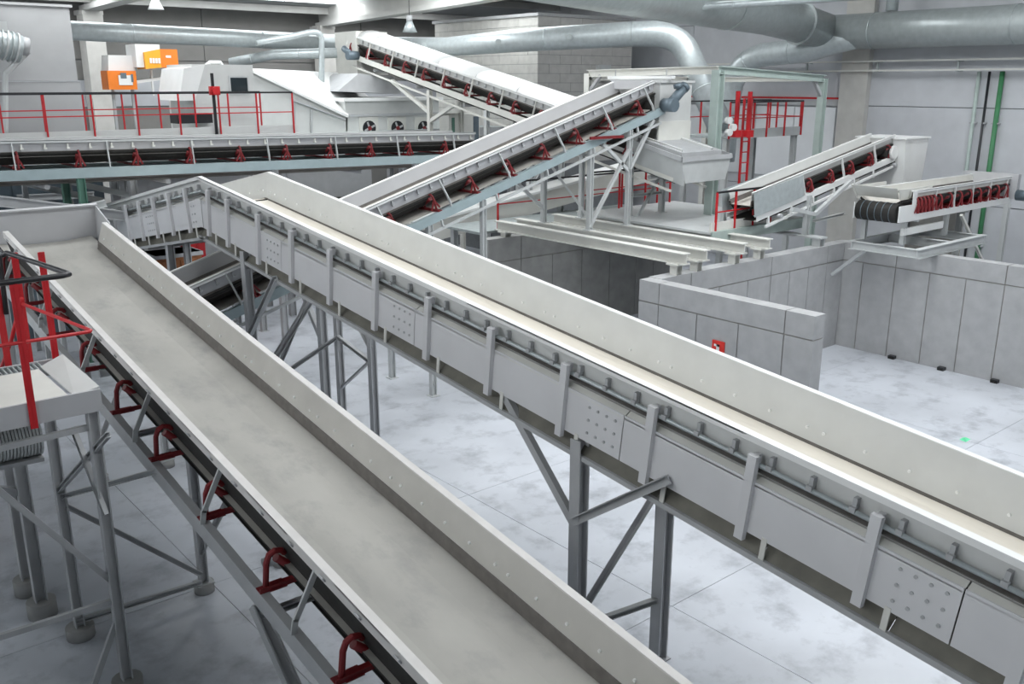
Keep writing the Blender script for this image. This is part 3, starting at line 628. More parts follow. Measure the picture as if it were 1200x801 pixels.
# base frame on the bunker corner and outer legs
for y in (9.1, 10.6): MB(G).ibeam((18.6, y, 2.56), (21.7, y, 2.56), .14, .2, .016).build('base_beam', 'frame_lt', G)
for x in (18.65, 20.2, 21.65): MB(G).ibeam((x, 9.1, 2.56), (x, 10.6, 2.56), .12, .18, .014).build('cross_beam', 'frame_lt', G)
for x in (19.0, 20.9):
    for y in (9.65, 10.55): MB(G).ibeam((x, y, 2.66), (x, y, 3.15), .1, .1, .012, up=(1, 0, 0)).build('leg', 'frame_lt', G)
MB(G).mm((18.9, 9.6, 2.85), (20.7, 9.66, 3.0)).build('belt_scraper_tray', 'white', G)
for x, y in ((23.7, 9.5), (23.7, 10.6)): MB(G).ibeam((x, y, 0), (x, y, 3.15), .12, .12, .014, up=(1, 0, 0)).build('leg', 'frame_lt', G)
MB(G).bar((21.3, 9.5, 3.1), (23.3, 9.5, 1.4), .06, .06).build('brace', 'offwhite', G)
MB(G).bar(onZ(1014, 293, 2.48), onY(975, 322, 11.17), .07, .07).build('corner_strut', 'frame_lt', G)
MB(G).mm((21.4, 10.75, 1.6), (24.3, 10.8, 3.35)).build('wind_board', 'board', G)

# ------------------------------------------------------------------ left service platform with red railing
px0, px1, py0, py1, pz = -1.2, 2.25, 8.68, 10.15, 3.22
P = thing('service_platform', 'grey steel service platform at the left edge with red railing posts', 'platform', (px1, py0, 0))
MB(P).mm((px0, py0 + .02, pz - .03), (px1 - .25, py1 - .3, pz)).build('deck_plate', 'offwhite', P)
gm_ = MB(P)
for k in range(70): gm_.mm((px0 + k * .047, py1 - .3, pz - .03), (px0 + k * .047 + .012, py1 - .02, pz))
gm_.mm((px0, py1 - .3, pz - .03), (px1 - .25, py1 - .285, pz)).mm((px0, py1 - .035, pz - .03), (px1 - .25, py1 - .02, pz))
gm_.build('grating_strip', 'grating', P)
MB(P).mm((px0, py0 - .01, pz - .17), (px1, py0 + .02, pz + .04)).build('front_fascia', 'panel', P)
MB(P).sheet([(px1 - .22, py0 + .02, pz + .0), (px1 - .22, py1 - .25, pz + .0), (px1, py1 - .25, pz + .09), (px1, py0 + .02, pz + .05)], (0, 0, .012)).build('ramp_plate', 'skirt', P)
MB(P).mm((px0, py1 - .02, pz - .17), (px1, py1 + .01, pz + .0)).build('rear_fascia', 'panel', P)
MB(P).mm((px1 - .02, py0, pz - .17), (px1, py1, pz - .0)).build('end_fascia', 'panel', P)
for x, y in ((2.17, 8.75), (2.075, 10.06), (-.9, 8.75), (-.9, 10.06)):
    MB(P).ibeam((x, y, .12), (x, y, pz - .17), .10, .10, .014, up=(1, 0, 0)).build('leg', 'frame', P)
    MB(P).tube((x, y, 0), (x, y, .14), .15, 14).build('foot', 'conc_dk', P, smooth=True)
FY, RY = 8.75, 10.06
for p, q in ((onY(113, 499, FY), onY(-30, 533, FY)), (onY(140, 688, FY), onY(-30, 552, FY)), (onY(142, 702, FY), onY(-30, 757, FY)), (onY(143, 712, FY), onY(105, 820, FY)),
             (onY(75, 580, RY), onX(188, 550, 2.80)), (onY(78, 592, RY), onY(235, 672, RY)), (onY(88, 727, RY), onY(235, 681, RY)), (onY(72, 573, RY), onX(130, 508, 2.2)), (onX(88, 500, 2.1), onX(127, 602, 2.17))):
    MB(P).chan(p, q, .045, .055, .01).build('brace', 'frame', P)
# red railing
def rail_post(root, x, y, z0, z1, m='red', w=.05): MB(root).angle((x, y, z0), (x, y, z1), w, .012, up=(0, 1, 0)).bar((x + .012, y + .012, z0), (x + .012, y + .012, z1), .03, .03).build('railing_post', m, root)
HZ = 4.36
rp = [(1.66, py0 - .03, pz - .2, HZ), (1.80, py1 + .03, pz - .05, HZ), (2.22, py1 - .1, pz - .1, HZ), (2.0, py1 + .02, pz - .1, HZ), (.6, py0 - .03, pz - .2, HZ), (.55, py1, pz - .1, HZ)]
for x, y, a, b in rp: rail_post(P, x, y, a, b, w=.036)
MB(P).path([(px0, py0 - .02, HZ), (2.05, py0 - .02, HZ), (2.12, py0 + .02, HZ), (2.12, py0 + .08, HZ), (1.92, py1 - .05, HZ + .02), (1.86, py1, HZ - .02), (1.84, py1, HZ - .6)], .026, 10).build('handrail', 'black', P, smooth=True)
MB(P).path([(px0, py0 - .02, 3.82), (2.22, py0 - .02, 3.82), (2.24, py0 + .02, 3.82), (2.0, py1, 3.84)], .017, 8).build('knee_rail', 'red', P, smooth=True)
MB(P).path([(2.0, py1, 3.9), (1.9, py1 + .3, 3.4), (1.8, py1 + .6, 3.0)], .02, 8).build('brace_tube', 'red', P, smooth=True)
# second structure behind it: legs with corrugated hose and rubber boot
Q = thing('pipe_support', 'grey double-leg support below the platform holding a ribbed hose', 'support', (1.85, 10.9, 0))
for x, y in ((1.86, 11.45), (1.86, 10.8)):
    MB(Q).ibeam((x, y, .18), (x, y, 2.55), .13, .13, .016, up=(1, 0, 0)).build('leg', 'frame', Q)
    MB(Q).tube((x, y, 0), (x, y, .2), .16, 14).build('foot', 'conc_dk', Q, smooth=True)
MB(Q).chan((1.86, 10.8, 1.55), (.2, 10.8, 2.3), .08, .08, .012).build('brace', 'frame', Q)
MB(Q).bar((1.9, 10.7, 2.5), (1.9, 11.6, 2.5), .1, .1).build('saddle', 'frame', Q)
hs = thing('ribbed_hose', 'pale ribbed flexible hose lying under the grey service platform', 'hose', (1.0, 10.6, 2.55), group=None)
ha, hb = onY(-60, 530, 9.35), onY(44, 510, 9.35); hr = Vector((1.0, 10.6, 2.55))
MB(hs).tube(ha, hb, .15, 16).build('liner', 'grating', hs, smooth=True)
dh = (hb - ha).normalized()
me = MB().tube(-dh * .011, dh * .011, .185, 16).mesh('rib', 'frame_lt')
for k in range(26): inst('rib', me, hs, T(ha.lerp(hb, k / 25) - hr))
MB(hs).bar(ha + Vector((0, 0, -.2)), hb + Vector((0, 0, -.2)), .3, .04).build('carrier_tray', 'frame', hs)
fe = thing('fire_extinguisher', 'red fire extinguisher standing on the floor at the far left edge', 'extinguisher', (1.65, 13.2, 0))
MB(fe).tube((1.65, 13.2, 0), (1.65, 13.2, .55), .10, 14).tube((1.65, 13.2, .55), (1.65, 13.2, .65), .10, 14, .03).build('cylinder', 'red', fe, smooth=True)
MB(fe).tube((1.65, 13.2, .65), (1.65, 13.2, .72), .03, 8).bar((1.65, 13.14, .74), (1.65, 13.3, .76), .03, .02).build('valve', 'black', fe)
MB(fe).path([(1.65, 13.14, .70), (1.72, 13.05, .60), (1.74, 13.06, .3)], .012, 6).build('hose', 'black', fe)
MB(fe).mm((1.50, 13.05, 0), (1.85, 13.35, .02)).build('foot_plate', 'red', fe)

# ------------------------------------------------------------------ railed walkway behind conveyor E
def railing(root, line, z0, zt, n, mid=True, m='red', toe=None):
    (xa, ya), (xb, yb) = line
    for k in range(n + 1):
        t = k / n; x, y = xa + (xb - xa) * t, ya + (yb - ya) * t
        MB(root).bar((x, y, z0), (x, y, zt), .045, .03).build('railing_post', m, root)
    MB(root).bar((xa, ya, zt), (xb, yb, zt), .05, .04).build('handrail', 'black', root)
    if mid: MB(root).bar((xa, ya, (z0 + zt) / 2 + .05), (xb, yb, (z0 + zt) / 2 + .05), .025, .025).build('knee_rail', m, root)
Wk = thing('walkway', 'raised walkway with red railings behind the level background conveyor', 'walkway', (7, 22, 0))
MB(Wk).mm((2.0, 22.0, 4.78), (11.2, 23.6, 4.84)).build('deck', 'grating', Wk)
MB(Wk).mm((2.0, 21.97, 4.68), (11.2, 22.0, 4.98)).build('toe_board', 'skirt', Wk)
railing(Wk, ((2.4, 21.95), (11.1, 21.95)), 4.72, 5.77, 9)
railing(Wk, ((3.0, 23.6), (11.0, 23.6)), 4.9, 5.77, 9)
for x in (3.2, 7.0, 10.8):
    for y in (22.1, 23.5): MB(Wk).ibeam((x, y, 0), (x, y, 4.78), .16, .16, .016, up=(1, 0, 0)).build('leg', 'frame', Wk)
sg_ = thing('stop_button', 'red emergency stop post on the walkway railing', 'switch', (8.9, 21.9, 4.8))
MB(sg_).bar((9.05, 21.93, 4.70), (9.05, 21.93, 6.22), .05, .06).build('stem', 'black', sg_)
MB(sg_).mm((8.93, 21.80, 5.72), (9.17, 21.90, 5.92)).tube((9.05, 21.80, 5.82), (9.05, 21.74, 5.82), .09, 14).build('button_plate', 'red', sg_, smooth=True)

mz = thing('mezzanine', 'grey mezzanine deck carrying the cabin and the orange machines', 'mezzanine', (12, 24.3, 0))
MB(mz).mm((7.3, 24.3, 4.45), (20.6, 29.0, 4.55)).build('deck', 'grating', mz)
MB(mz).mm((7.3, 24.25, 4.35), (20.6, 24.3, 4.60)).build('edge_beam', 'frame', mz)
for x in (7.5, 12.0, 16.0, 20.4):
    for y in (24.5, 28.8): MB(mz).ibeam((x, y, 0), (x, y, 4.45), .18, .18, .02, up=(1, 0, 0)).build('leg', 'frame', mz)
# grey hopper tower far left
Hp = thing('hopper_tower', 'tall grey sheet-metal hopper tower at the top left corner', 'hopper', (6.2, 26.5, 0))
MB(Hp).mm((2.5, 25.6, 6.05), (7.05, 28.6, 7.82)).build('upper_body', 'hopper', Hp)
MB(Hp).mm((2.5, 25.62, 4.3), (7.1, 28.6, 6.03)).build('lower_body', 'hopper', Hp)
MB(Hp).mm((2.4, 25.55, 7.80), (7.12, 28.65, 7.86)).build('top_rim', 'hopper', Hp)
for x in (2.8, 6.9):
    for y in (25.8, 28.4): MB(Hp).ibeam((x, y, 0), (x, y, 4.3), .2, .2, .02, up=(1, 0, 0)).build('leg', 'frame', Hp)
Mo = thing('drive_unit', 'grey geared drive unit on a bent arm before the hopper tower', 'motor', tuple(onY(8, 150, 25.0)))
c = onY(10, 55, 25.0)
MB(Mo).tube(c + Vector((-.5, 0, .15)), c + Vector((.25, 0, -.05)), .32, 16).build('gearbox', 'galv', Mo, smooth=True)
for k_ in range(6):
    cc_ = (c + Vector((-.5, 0, .15))).lerp(c + Vector((.25, 0, -.05)), .12 + k_ * .15); MB(Mo).tube(cc_ - Vector((.02, 0, -.005)), cc_ + Vector((.02, 0, -.005)), .36, 16).build('cooling_fin', 'frame_lt' if k_ % 2 else 'galv_dk', Mo, smooth=True)
MB(Mo).tube(c + Vector((.2, 0, .05)), c + Vector((.42, 0, -.0)), .22, 14).build('bearing', 'frame', Mo, smooth=True)
MB(Mo).box(c + Vector((-.25, 0, .45)), (.5, .3, .22)).build('terminal_box', 'frame_lt', Mo)
MB(Mo).path([onY(33, 60, 25.0), onY(6, 86, 25.0), onY(6, 130, 25.0), onY(6, 155, 25.0)], .07, 8).build('bracket_arm', 'frame_lt', Mo)

# two orange machines on stands
def orange_unit(label, px, py, w, h, y, m1, m2):
    a = onY(px, py, y); k = (onY(px + 1, py, y) - a).x
    r = thing('sensor_unit', label, 'machine', (a.x, y, a.z), group='orange machines')
    return r, a
y = 27.5
r, a = orange_unit('orange box with control panel under a white cover, left of the pair', 143, 105, 28, 22, y, 'orange', 'orange')
b0, b1 = onY(128, 105, y), onY(159, 83, y)
MB(r).mm((b0.x, y, b0.z), (b1.x, y + .6, b1.z)).build('case', 'orange', r)
MB(r).mm((b0.x + .28, y - .02, b0.z + .12), (b1.x - .12, y, b1.z - .12)).build('control_panel', 'white', r)
MB(r).mm((b0.x + .34, y - .03, b0.z + .3), (b0.x + .5, y - .02, b0.z + .45)).mm((b0.x + .62, y - .03, b0.z + .2), (b0.x + .68, y - .02, b0.z + .42)).build('display', 'motor', r)
c0, c1 = onY(125, 85, y + .3), onY(156, 65, y + .3)
MB(r).add([(c0.x, y + .2, c0.z - .2), (c1.x, y + .2, c0.z), (c1.x, y + .9, c0.z), (c0.x, y + .9, c0.z - .2), (c0.x + .08, y + .25, c1.z), (c1.x - .04, y + .25, c1.z), (c1.x - .04, y + .85, c1.z), (c0.x + .08, y + .85, c1.z)], [(0, 1, 5, 4), (1, 2, 6, 5), (2, 3, 7, 6), (3, 0, 4, 7), (4, 5, 6, 7), (0, 3, 2, 1)]).build('cover', 'white', r)
for q in (132, 155): MB(r).bar(onY(q, 105, y + .3), Vector((onY(q, 105, y + .3).x, y + .3, 4.55)), .07, .07).build('stand_leg', 'frame', r)
r, a = orange_unit('larger orange box on a white stand, right of the pair', 187, 105, 40, 22, y, 'orange', 'orange')
b0, b1 = onY(168, 81, y), onY(206, 58, y)
bm_ = onY(187, 70, y).x
MB(r).mm((bm_, y - .1, b0.z + .05), (b1.x, y + .6, b1.z)).build('side_case', 'orange', r)
MB(r).add([(b0.x, y - .2, b0.z), (bm_, y - .1, b0.z + .05), (bm_, y + .5, b0.z + .05), (b0.x, y + .5, b0.z), (b0.x, y - .2, b1.z - .1), (bm_, y - .1, b1.z), (bm_, y + .5, b1.z), (b0.x, y + .5, b1.z - .1)], [(0, 1, 5, 4), (1, 2, 6, 5), (2, 3, 7, 6), (3, 0, 4, 7), (4, 5, 6, 7), (0, 3, 2, 1)]).build('front_case', 'orange_y', r)
for k_ in range(4): MB(r).mm((b0.x + .14 + k_ * .085, y - .20 + .1 * (.14 + k_ * .085) / .58 - .012, b0.z + .16), (b0.x + .20 + k_ * .085, y - .20 + .1 * (.14 + k_ * .085) / .58 + .004, b0.z + .30)).build('white_print', 'white', r)
MB(r).mm((bm_ + .15, y - .112, b0.z + .32), (b1.x - .2, y - .10, b0.z + .38)).build('white_print', 'white', r)
MB(r).mm((b0.x - .2, y - .1, b0.z + .05), (bm_ - .0, y + .7, b1.z + .12)).build('rear_cover', 'white', r)
for q in ((186, 80, 200), (198, 80, 0)): pass
for qx in (196, 206): MB(r).bar(onY(qx, 80, y + .3), Vector((onY(qx, 80, y + .3).x, y + .3, 4.55)), .07, .07).build('stand_leg', 'white', r)
for qy in (88, 97, 106): MB(r).bar(onY(196, qy, y + .3), onY(206, qy - 1, y + .3), .05, .05).build('stand_rung', 'frame_lt', r)
MB(r).bar(onY(160, 96, y + .2), onY(196, 91, y + .2), .08, .08).build('stand_arm', 'white', r)
MB(r).bar(onY(177, 82, y + .2), onY(180, 112, y + .2), .05, .05).build('stand_strut', 'white', r)

# white cabin
y = 24.6
Cb = thing('machine_cabin', 'light grey machine cabin with dark window and sloping white front, behind the red railing', 'cabin', tuple(onY(250, 158, y)))
p0, p1 = onY(232, 158, y), onY(296, 76, y)
MB(Cb).mm((p0.x, y, 4.55), (p1.x, y + 1.8, p1.z)).build('body', 'skirt', Cb)
q0, q1, q2 = onY(240, 77, y), onY(215, 80, y), onY(210, 118, y)
MB(Cb).sheet([(q0.x, y - .02, p1.z), (q1.x, y - .02, q1.z), (q2.x, y - .02, q2.z), (p0.x, y - .02, q2.z)], (0, 1.6, 0)).build('sloped_hood', 'white', Cb)
w0, w1 = onY(271, 109, y), onY(289, 91, y)
MB(Cb).mm((w0.x, y - .03, w0.z), (w1.x, y, w1.z)).build('window', 'glass', Cb)
MB(Cb).mm((w0.x - .05, y - .02, w0.z - .05), (w1.x + .05, y - .005, w1.z + .05)).build('window_frame', 'frame_lt', Cb)
MB(Cb).path([onY(240, 78, y + .3), onY(246, 73, y + .3), onY(258, 73, y + .3), onY(262, 79, y + .3)], .05, 8).build('roof_hoop', 'white', Cb)
MB(Cb).mm(onY(208, 145, y - .3), onY(240, 132, y + .2)).build('drive_guard', 'black', Cb)

# white domed machine with fans
y = 25.5
Dm = thing('sorting_machine', 'big white machine with sloping roof and three round fans, below the covered conveyor head', 'machine', tuple(onY(400, 160, y)))
A0, A1, A2, A3 = onY(292, 82, y), onY(407, 136, y), onY(407, 162, y), onY(292, 162, y)
pts = [A0, A1, A2, A3]
MB(Dm).sheet(pts, (0, 2.8, 0)).build('body', 'skirt', Dm)
r0, r1, r2, r3 = onY(292, 80, y - .1), onY(408, 135, y - .1), None, None
rr = [r0, r1, onY(432, 113, y + 2.6), onY(400, 85, y + 2.9), onY(310, 81, y + 2.9)]
MB(Dm).add(rr + [p_ + Vector((0, 0, -.08)) for p_ in rr], [(0, 1, 3), (1, 2, 3), (0, 3, 4), (5, 8, 6), (6, 8, 7), (5, 9, 8), (0, 5, 6, 1), (1, 6, 7, 2), (2, 7, 8, 3), (3, 8, 9, 4), (4, 9, 5, 0)]).build('roof', 'white', Dm)
f0, f1 = onY(406, 157, y), onY(514, 116, y)
MB(Dm).mm((f0.x, y, f0.z - .1), (f1.x, y + 2.5, f1.z)).build('fan_housing', 'skirt', Dm)
MB(Dm).mm((f0.x - .1, y - .12, f1.z - .03), (f1.x + .1, y + 2.6, f1.z + .06)).build('housing_roof', 'white', Dm)
MB(Dm).mm((f0.x, y - .05, onY(406, 137, y).z), (f1.x, y, onY(406, 134, y).z)).build('trim_band', 'frame', Dm)
for q in (432, 465, 496):
    cc = onY(q, 150, y)
    MB(Dm).mm((cc.x - .34, y - .03, cc.z - .34), (cc.x + .34, y, cc.z + .34)).build('fan_plate', 'offwhite', Dm)
    fn = MB(Dm).tube((cc.x, y - .06, cc.z), (cc.x, y - .03, cc.z), .23, 18).build('fan_opening', 'black', Dm, smooth=True)
    MB(Dm).tube((cc.x, y - .08, cc.z), (cc.x, y - .06, cc.z), .07, 10).build('fan_hub', 'red_dk', fn)
    for k in range(4):
        a = k * math.pi / 2 + .4; MB(Dm).bar((cc.x, y - .07, cc.z), (cc.x + .2 * math.cos(a), y - .07, cc.z + .2 * math.sin(a)), .06, .01, (0, 1, 0)).build('fan_blade', 'frame', fn)
t0, t1, t2, t3 = onY(420, 86, y + .5), onY(462, 90, y + .5), onY(470, 110, y + .5), onY(396, 107, y + .5)
MB(Dm).sheet([t0, t1, t2, t3], (0, 1.6, 0)).build('inlet_funnel', 'frame', Dm)
for q in ((345, 119, 345, 156), (365, 128, 365, 156)): MB(Dm).bar(onY(q[0], q[1], y - .04), onY(q[2], q[3], y - .04), .05, .05).build('rib_post', 'frame', Dm)
MB(Dm).bar(onY(343, 117, y - .05), onY(405, 140, y - .05), .06, .05).build('drip_edge', 'frame', Dm)

# ------------------------------------------------------------------ ducts
def duct(label, pts, r, m='galv', seams=(), n=18, radii=None, name='air_duct', stubs=()):
    pts = [Vector(p) for p in pts]
    d = thing(name, label, 'duct', pts[0], group='ventilation ducts')
    MB(d).path(pts, r, n, radii=radii).build('pipe', m, d, smooth=True)
    for i, t in seams:
        p, q = pts[i], pts[i + 1]; c = p.lerp(q, t); dd = (q - p).normalized(); rr = (radii[i] if radii else r)
        MB(d).tube(c - dd * .02, c + dd * .02, rr * 1.03, n).build('seam_ring', m, d, smooth=True)
    for i, t, off in stubs:
        c = pts[i].lerp(pts[i + 1], t); MB(d).tube(c, c + Vector(off), .09, 10).build('inspection_port', 'galv_dk', d)
    return d
def arc(p, c, q, n=6):
    p, c, q = Vector(p), Vector(c), Vector(q); return [p.lerp(c, t).lerp(c.lerp(q, t), t) for t in [k / n for k in range(n + 1)]]
duct('long round grey duct along the top left, passing before a concrete column', [(7.6, 29.5, 7.45), (12, 29.5, 7.39), (15.9, 29.5, 7.33)], .27, 'galv', [(0, .5), (1, .5)])
e1 = deep(525, 55, 30); e2 = deep(600, 48, 28.5); e3 = deep(735, 40, 27.5); e4 = deep(792, 38, 27.2); e5 = deep(845, 150, 26.6)
duct('silver duct that crosses before the block building and bends down at an elbow', [(16.0, 29.5, 7.33), (18.3, 28.3, 7.25), e1, e2, e3] + arc(deep(755, 39, 27.4), deep(795, 38, 27.2), deep(806, 62, 27.1))[1:] + [e5], .36, 'galv', [(3, .3), (4, .2), (10, .5)], radii=[.28, .28, .30, .34, .36] + [.37] * 6 + [.37], stubs=[(2, .8, (-.3, -.35, .0)), (3, .5, (-.3, -.35, 0)), (1, .6, (-.3, -.35, 0))])
bd = duct('big silver duct along the right wall with a wide branch from the top centre', [(26.0, 16.2, 7.45), (26.0, 12.0, 7.45), (26.0, 2.0, 7.45)], .50, 'galv_dk', [(0, .35), (1, .12), (1, .3), (1, .5)], n=24)
bpts = [Vector((26.0, 16.2, 7.45)), deep(900, 16, 26.0), deep(760, -10, 21), deep(600, -45, 16.5)]
MB(bd).path(bpts, .55, 24, radii=[.50, .58, .60, .62]).build('branch_pipe', 'galv_dk', bd, smooth=True)
for i_, t_ in ((0, .5), (1, .4)):
    c = bpts[i_].lerp(bpts[i_ + 1], t_); dd = (bpts[i_ + 1] - bpts[i_]).normalized(); MB(bd).tube(c - dd * .02, c + dd * .02, .61, 24).build('seam_ring', 'galv_dk', bd, smooth=True)
c = bpts[1].lerp(bpts[2], .1); MB(bd).tube(c, c + Vector((-.40, -.50, -.1)), .09, 10).build('inspection_port', 'galv', bd)
duct('grey duct with a bend dropping behind the portal frame at right', [(26.0, 14.9, 7.40), (25.85, 15.8, 7.2), (25.55, 16.7, 6.94)] + arc((25.4, 17.6, 6.88), (25.3, 19.1, 6.88), (25.3, 19.2, 5.6))[0:] + [(25.3, 19.3, 3.5)], .36, 'galv', [(2, .5), (5, .5)])
duct('thin pale pipe crossing the top edge right of centre', [deep(812, 8, 22), deep(900, 3, 22.5), deep(1010, -4, 23)], .09, 'galv', [(0, .5)], 10)
duct('short vertical silver pipe meeting the wall duct from above', [(26.0, 14.3, 7.97), (26.0, 14.3, 9.6)], .17, 'galv', [(0, .5)], 12)
duct('slim bent white pipe dropping onto the white machine roof', [onY(300, 50, 27.0), onY(340, 43, 27.0)] + arc(onY(362, 38, 27.0), onY(377, 35, 27.0), onY(377, 48, 27.0)) + [onY(377, 104, 27.0)], .09, 'galv', [(0, .5)], 10)
duct('pale horizontal pipe under the long duct, above the white machine', [onY(270, 74, 30.0), onY(320, 64, 29.0), onY(395, 62, 28.0)], .16, 'galv', [(0, .5), (1, .4)], 12)
# cable ladder along the right wall, conduits
cl = thing('cable_ladder', 'pair of long thin cable rails along the right wall below the big duct', 'cable tray', (26.9, 12, 6.4))
for z in (6.35, 6.62): MB(cl).bar((26.62, 2, z), (26.62, 21.5, z), .10, .045).build('rail', 'offwhite', cl)
for k in range(8): MB(cl).mm((26.58, 2.9 + k * 2.4, 6.31), (26.95, 2.96 + k * 2.4, 6.36)).mm((26.58, 2.9 + k * 2.4, 6.58), (26.95, 2.96 + k * 2.4, 6.63)).mm((26.66, 2.9 + k * 2.4, 6.31), (26.7, 2.96 + k * 2.4, 6.63)).build('bracket', 'galv_dk', cl)
for yy, r_, m_, lab in ((11.38, .065, 'green', 'thick green pipe running down the right wall'), (11.72, .035, 'black', 'thin black conduit on the right wall beside the green pipe'), (12.0, .05, 'pale_green', 'pale green conduit furthest left of the three on the right wall')):
    r = thing('wall_pipe', lab, 'pipe', (26.85, yy, 0), group='pipes on the right wall')
    MB(r).tube((26.85, yy, 0), (26.85, yy, 6.3), r_, 12).build('pipe', m_, r, smooth=True)
    for z in (1.5, 3.2, 4.9): MB(r).mm((26.82, yy - r_ - .04, z), (26.95, yy + r_ + .04, z + .04)).build('clip', 'frame', r)
# white wall sheet + red/black strip left of the right column
wp = thing('wall_cladding', 'white cladding sheet below a red strip on the right wall', 'cladding', (26.9, 18, 3))
for k in range(4): MB(wp).mm((26.88, 16.3 + k * 1.5, 3.0), (26.94, 16.3 + k * 1.5 + 1.47, 5.25)).build('sheet', 'wall_white', wp)
MB(wp).mm((26.84, 16.2, 5.30), (26.94, 22.2, 5.50)).build('dark_strip', 'frame', wp)
MB(wp).mm((26.83, 16.2, 5.50), (26.94, 22.2, 5.56)).build('red_strip', 'red', wp)

# ------------------------------------------------------------------ portal frame with hoist rail
Gy = 13.9
Gt = thing('portal_frame', 'pale green-grey steel portal frame standing over the bunker bays', 'gantry', (17.8, Gy, 2.95))
g0 = onY(842, 82, Gy); g1 = onX(690, 86, g0.x); g2 = onY(965, 92, 14.3)
MB(Gt).ibeam((g0.x, Gy, 2.95), (g0.x, Gy, g0.z), .22, .22, .02, up=(1, 0, 0)).build('post', 'pale_green', Gt)
MB(Gt).ibeam((g1.x, g1.y, 2.6), (g1.x, g1.y, g1.z), .18, .18, .02, up=(1, 0, 0)).build('post', 'offwhite', Gt)
MB(Gt).ibeam((g2.x, g2.y, 0), (g2.x, g2.y, g2.z), .18, .18, .02, up=(1, 0, 0)).build('post', 'pale_green', Gt)
MB(Gt).ibeam((g0.x, Gy, g0.z), (g1.x, g1.y, g1.z), .16, .18, .02).build('beam', 'offwhite', Gt)
MB(Gt).ibeam((g0.x, Gy, g0.z), (g2.x, g2.y, g2.z), .16, .18, .02).build('beam', 'pale_green', Gt)
g3 = Vector((g2.x, g1.y, g1.z - .15))
MB(Gt).ibeam((g1.x, g1.y, g1.z - .1), tuple(g3), .14, .14, .02).build('beam', 'offwhite', Gt)
MB(Gt).ibeam(tuple(g2), tuple(g3), .14, .14, .02).build('beam', 'offwhite', Gt)
MB(Gt).ibeam((g3.x, g3.y, 0), tuple(g3), .16, .16, .02, up=(1, 0, 0)).build('post', 'offwhite', Gt)
for p, q in ((Vector((g2.x, g2.y, g2.z - .5)), Vector((g2.x - .45, g2.y, g2.z - .05))), (Vector((g1.x, g1.y, g1.z - .5)), Vector((g1.x, g1.y - .45, g1.z - .05)))): MB(Gt).bar(p, q, .08, .08).build('knee', 'frame', Gt)
ls = deep(770, 92, 18.5), deep(935, 92, 21)
lt = thing('tube_lamp', 'white fluorescent tube fitting under the portal frame beam', 'lamp', tuple(deep(800, 92, 19)))
MB(lt).bar((16.6, 14.2, 6.12), (16.6, 16.2, 6.12), .14, .07).build('housing', 'white', lt)
MB(lt).tube((16.6, 14.25, 6.07), (16.6, 16.15, 6.07), .03, 8).build('tube', 'lamp_glass', lt)
for y in (14.4, 16.0): MB(lt).bar((16.6, y, 6.12), (16.6, y, 6.3), .02, .02).build('hanger', 'frame', lt)

# green platform at the foot of the portal, red stairs/railings
gp = thing('green_platform', 'green steel platform with red railing at the foot of the portal frame', 'platform', (16.8, 12.0, 2.5))
MB(gp).mm((15.6, 12.1, 2.90), (19.2, 16.2, 2.95)).build('deck', 'frame_lt', gp)
MB(gp).mm((15.6, 12.05, 2.74), (19.2, 12.12, 2.97)).build('edge_beam', 'pale_green', gp)
MB(gp).mm((15.6, 12.13, 2.95), (18.4, 12.16, 3.15)).build('toe_board', 'offwhite', gp)
railing(gp, ((15.75, 12.12), (17.7, 12.12)), 2.85, 3.78, 3)
railing(gp, ((16.0, 16.1), (18.9, 16.1)), 2.95, 3.9, 3)
# upper red-railed platform with ladder behind portal
up_ = thing('upper_platform', 'high grey platform with red railing and red ladder between portal frame and right wall', 'platform', (20, 15.5, 0))
u0, u1 = onY(852, 163, 15.6), onY(936, 163, 15.6)
zd = u0.z
MB(up_).mm((u0.x, 15.6, zd), (u1.x, 17.2, zd + .06)).build('deck', 'grating', up_)
MB(up_).mm((u0.x, 15.57, zd), (u1.x, 15.6, zd + .24)).build('toe_board', 'frame_lt', up_)
ztop = onY(852, 120, 15.6).z
railing(up_, ((u0.x, 15.55), (u1.x, 15.55)), zd, ztop, 4)
railing(up_, ((u0.x, 17.2), (u1.x + .8, 17.2)), zd, ztop, 5)
railing(up_, ((u1.x, 15.6), (u1.x, 17.2)), zd, ztop, 2)
for x in (u0.x + .1, u1.x - .1):
    for y in (15.7, 17.1): MB(up_).ibeam((x, y, 0), (x, y, zd), .14, .14, .016, up=(1, 0, 0)).build('leg', 'frame_lt', up_)
lx = onY(873, 200, 15.3).x
for dx in (-.16, .16): MB(up_).bar((lx + dx, 15.35, 1.2), (lx + dx, 15.35, ztop + .1), .05, .05).build('ladder_rail', 'red', up_)
z = 1.4
me = MB().bar((-.16, 0, 0), (.16, 0, 0), .03, .03).mesh('rung', 'red')
while z < ztop: inst('rung', me, up_, T(Vector((lx, 15.35, z)) - Vector((20, 15.5, 0)))); z += .28
vs = thing('valve_set', 'cluster of red valves with round white caps beside the portal post', 'valves', tuple(onY(862, 160, 15.0)))
for q, w in ((862, 158), (876, 158)):
    p = onY(q, w, 15.0); MB(vs).tube(p, p + Vector((0, 0, 1.1)), .06, 10).build('riser', 'red', vs)
    MB(vs).tube(p + Vector((0, 0, -.05)), p + Vector((0, 0, .12)), .16, 12).build('flange', 'red', vs)
for q, w in ((852, 141), (857, 149), (852, 155)):
    p = onY(q, w, 14.9); MB(vs).tube(p, p + Vector((-.02, -.12, 0)), .09, 12).build('cap', 'white', vs, smooth=True)

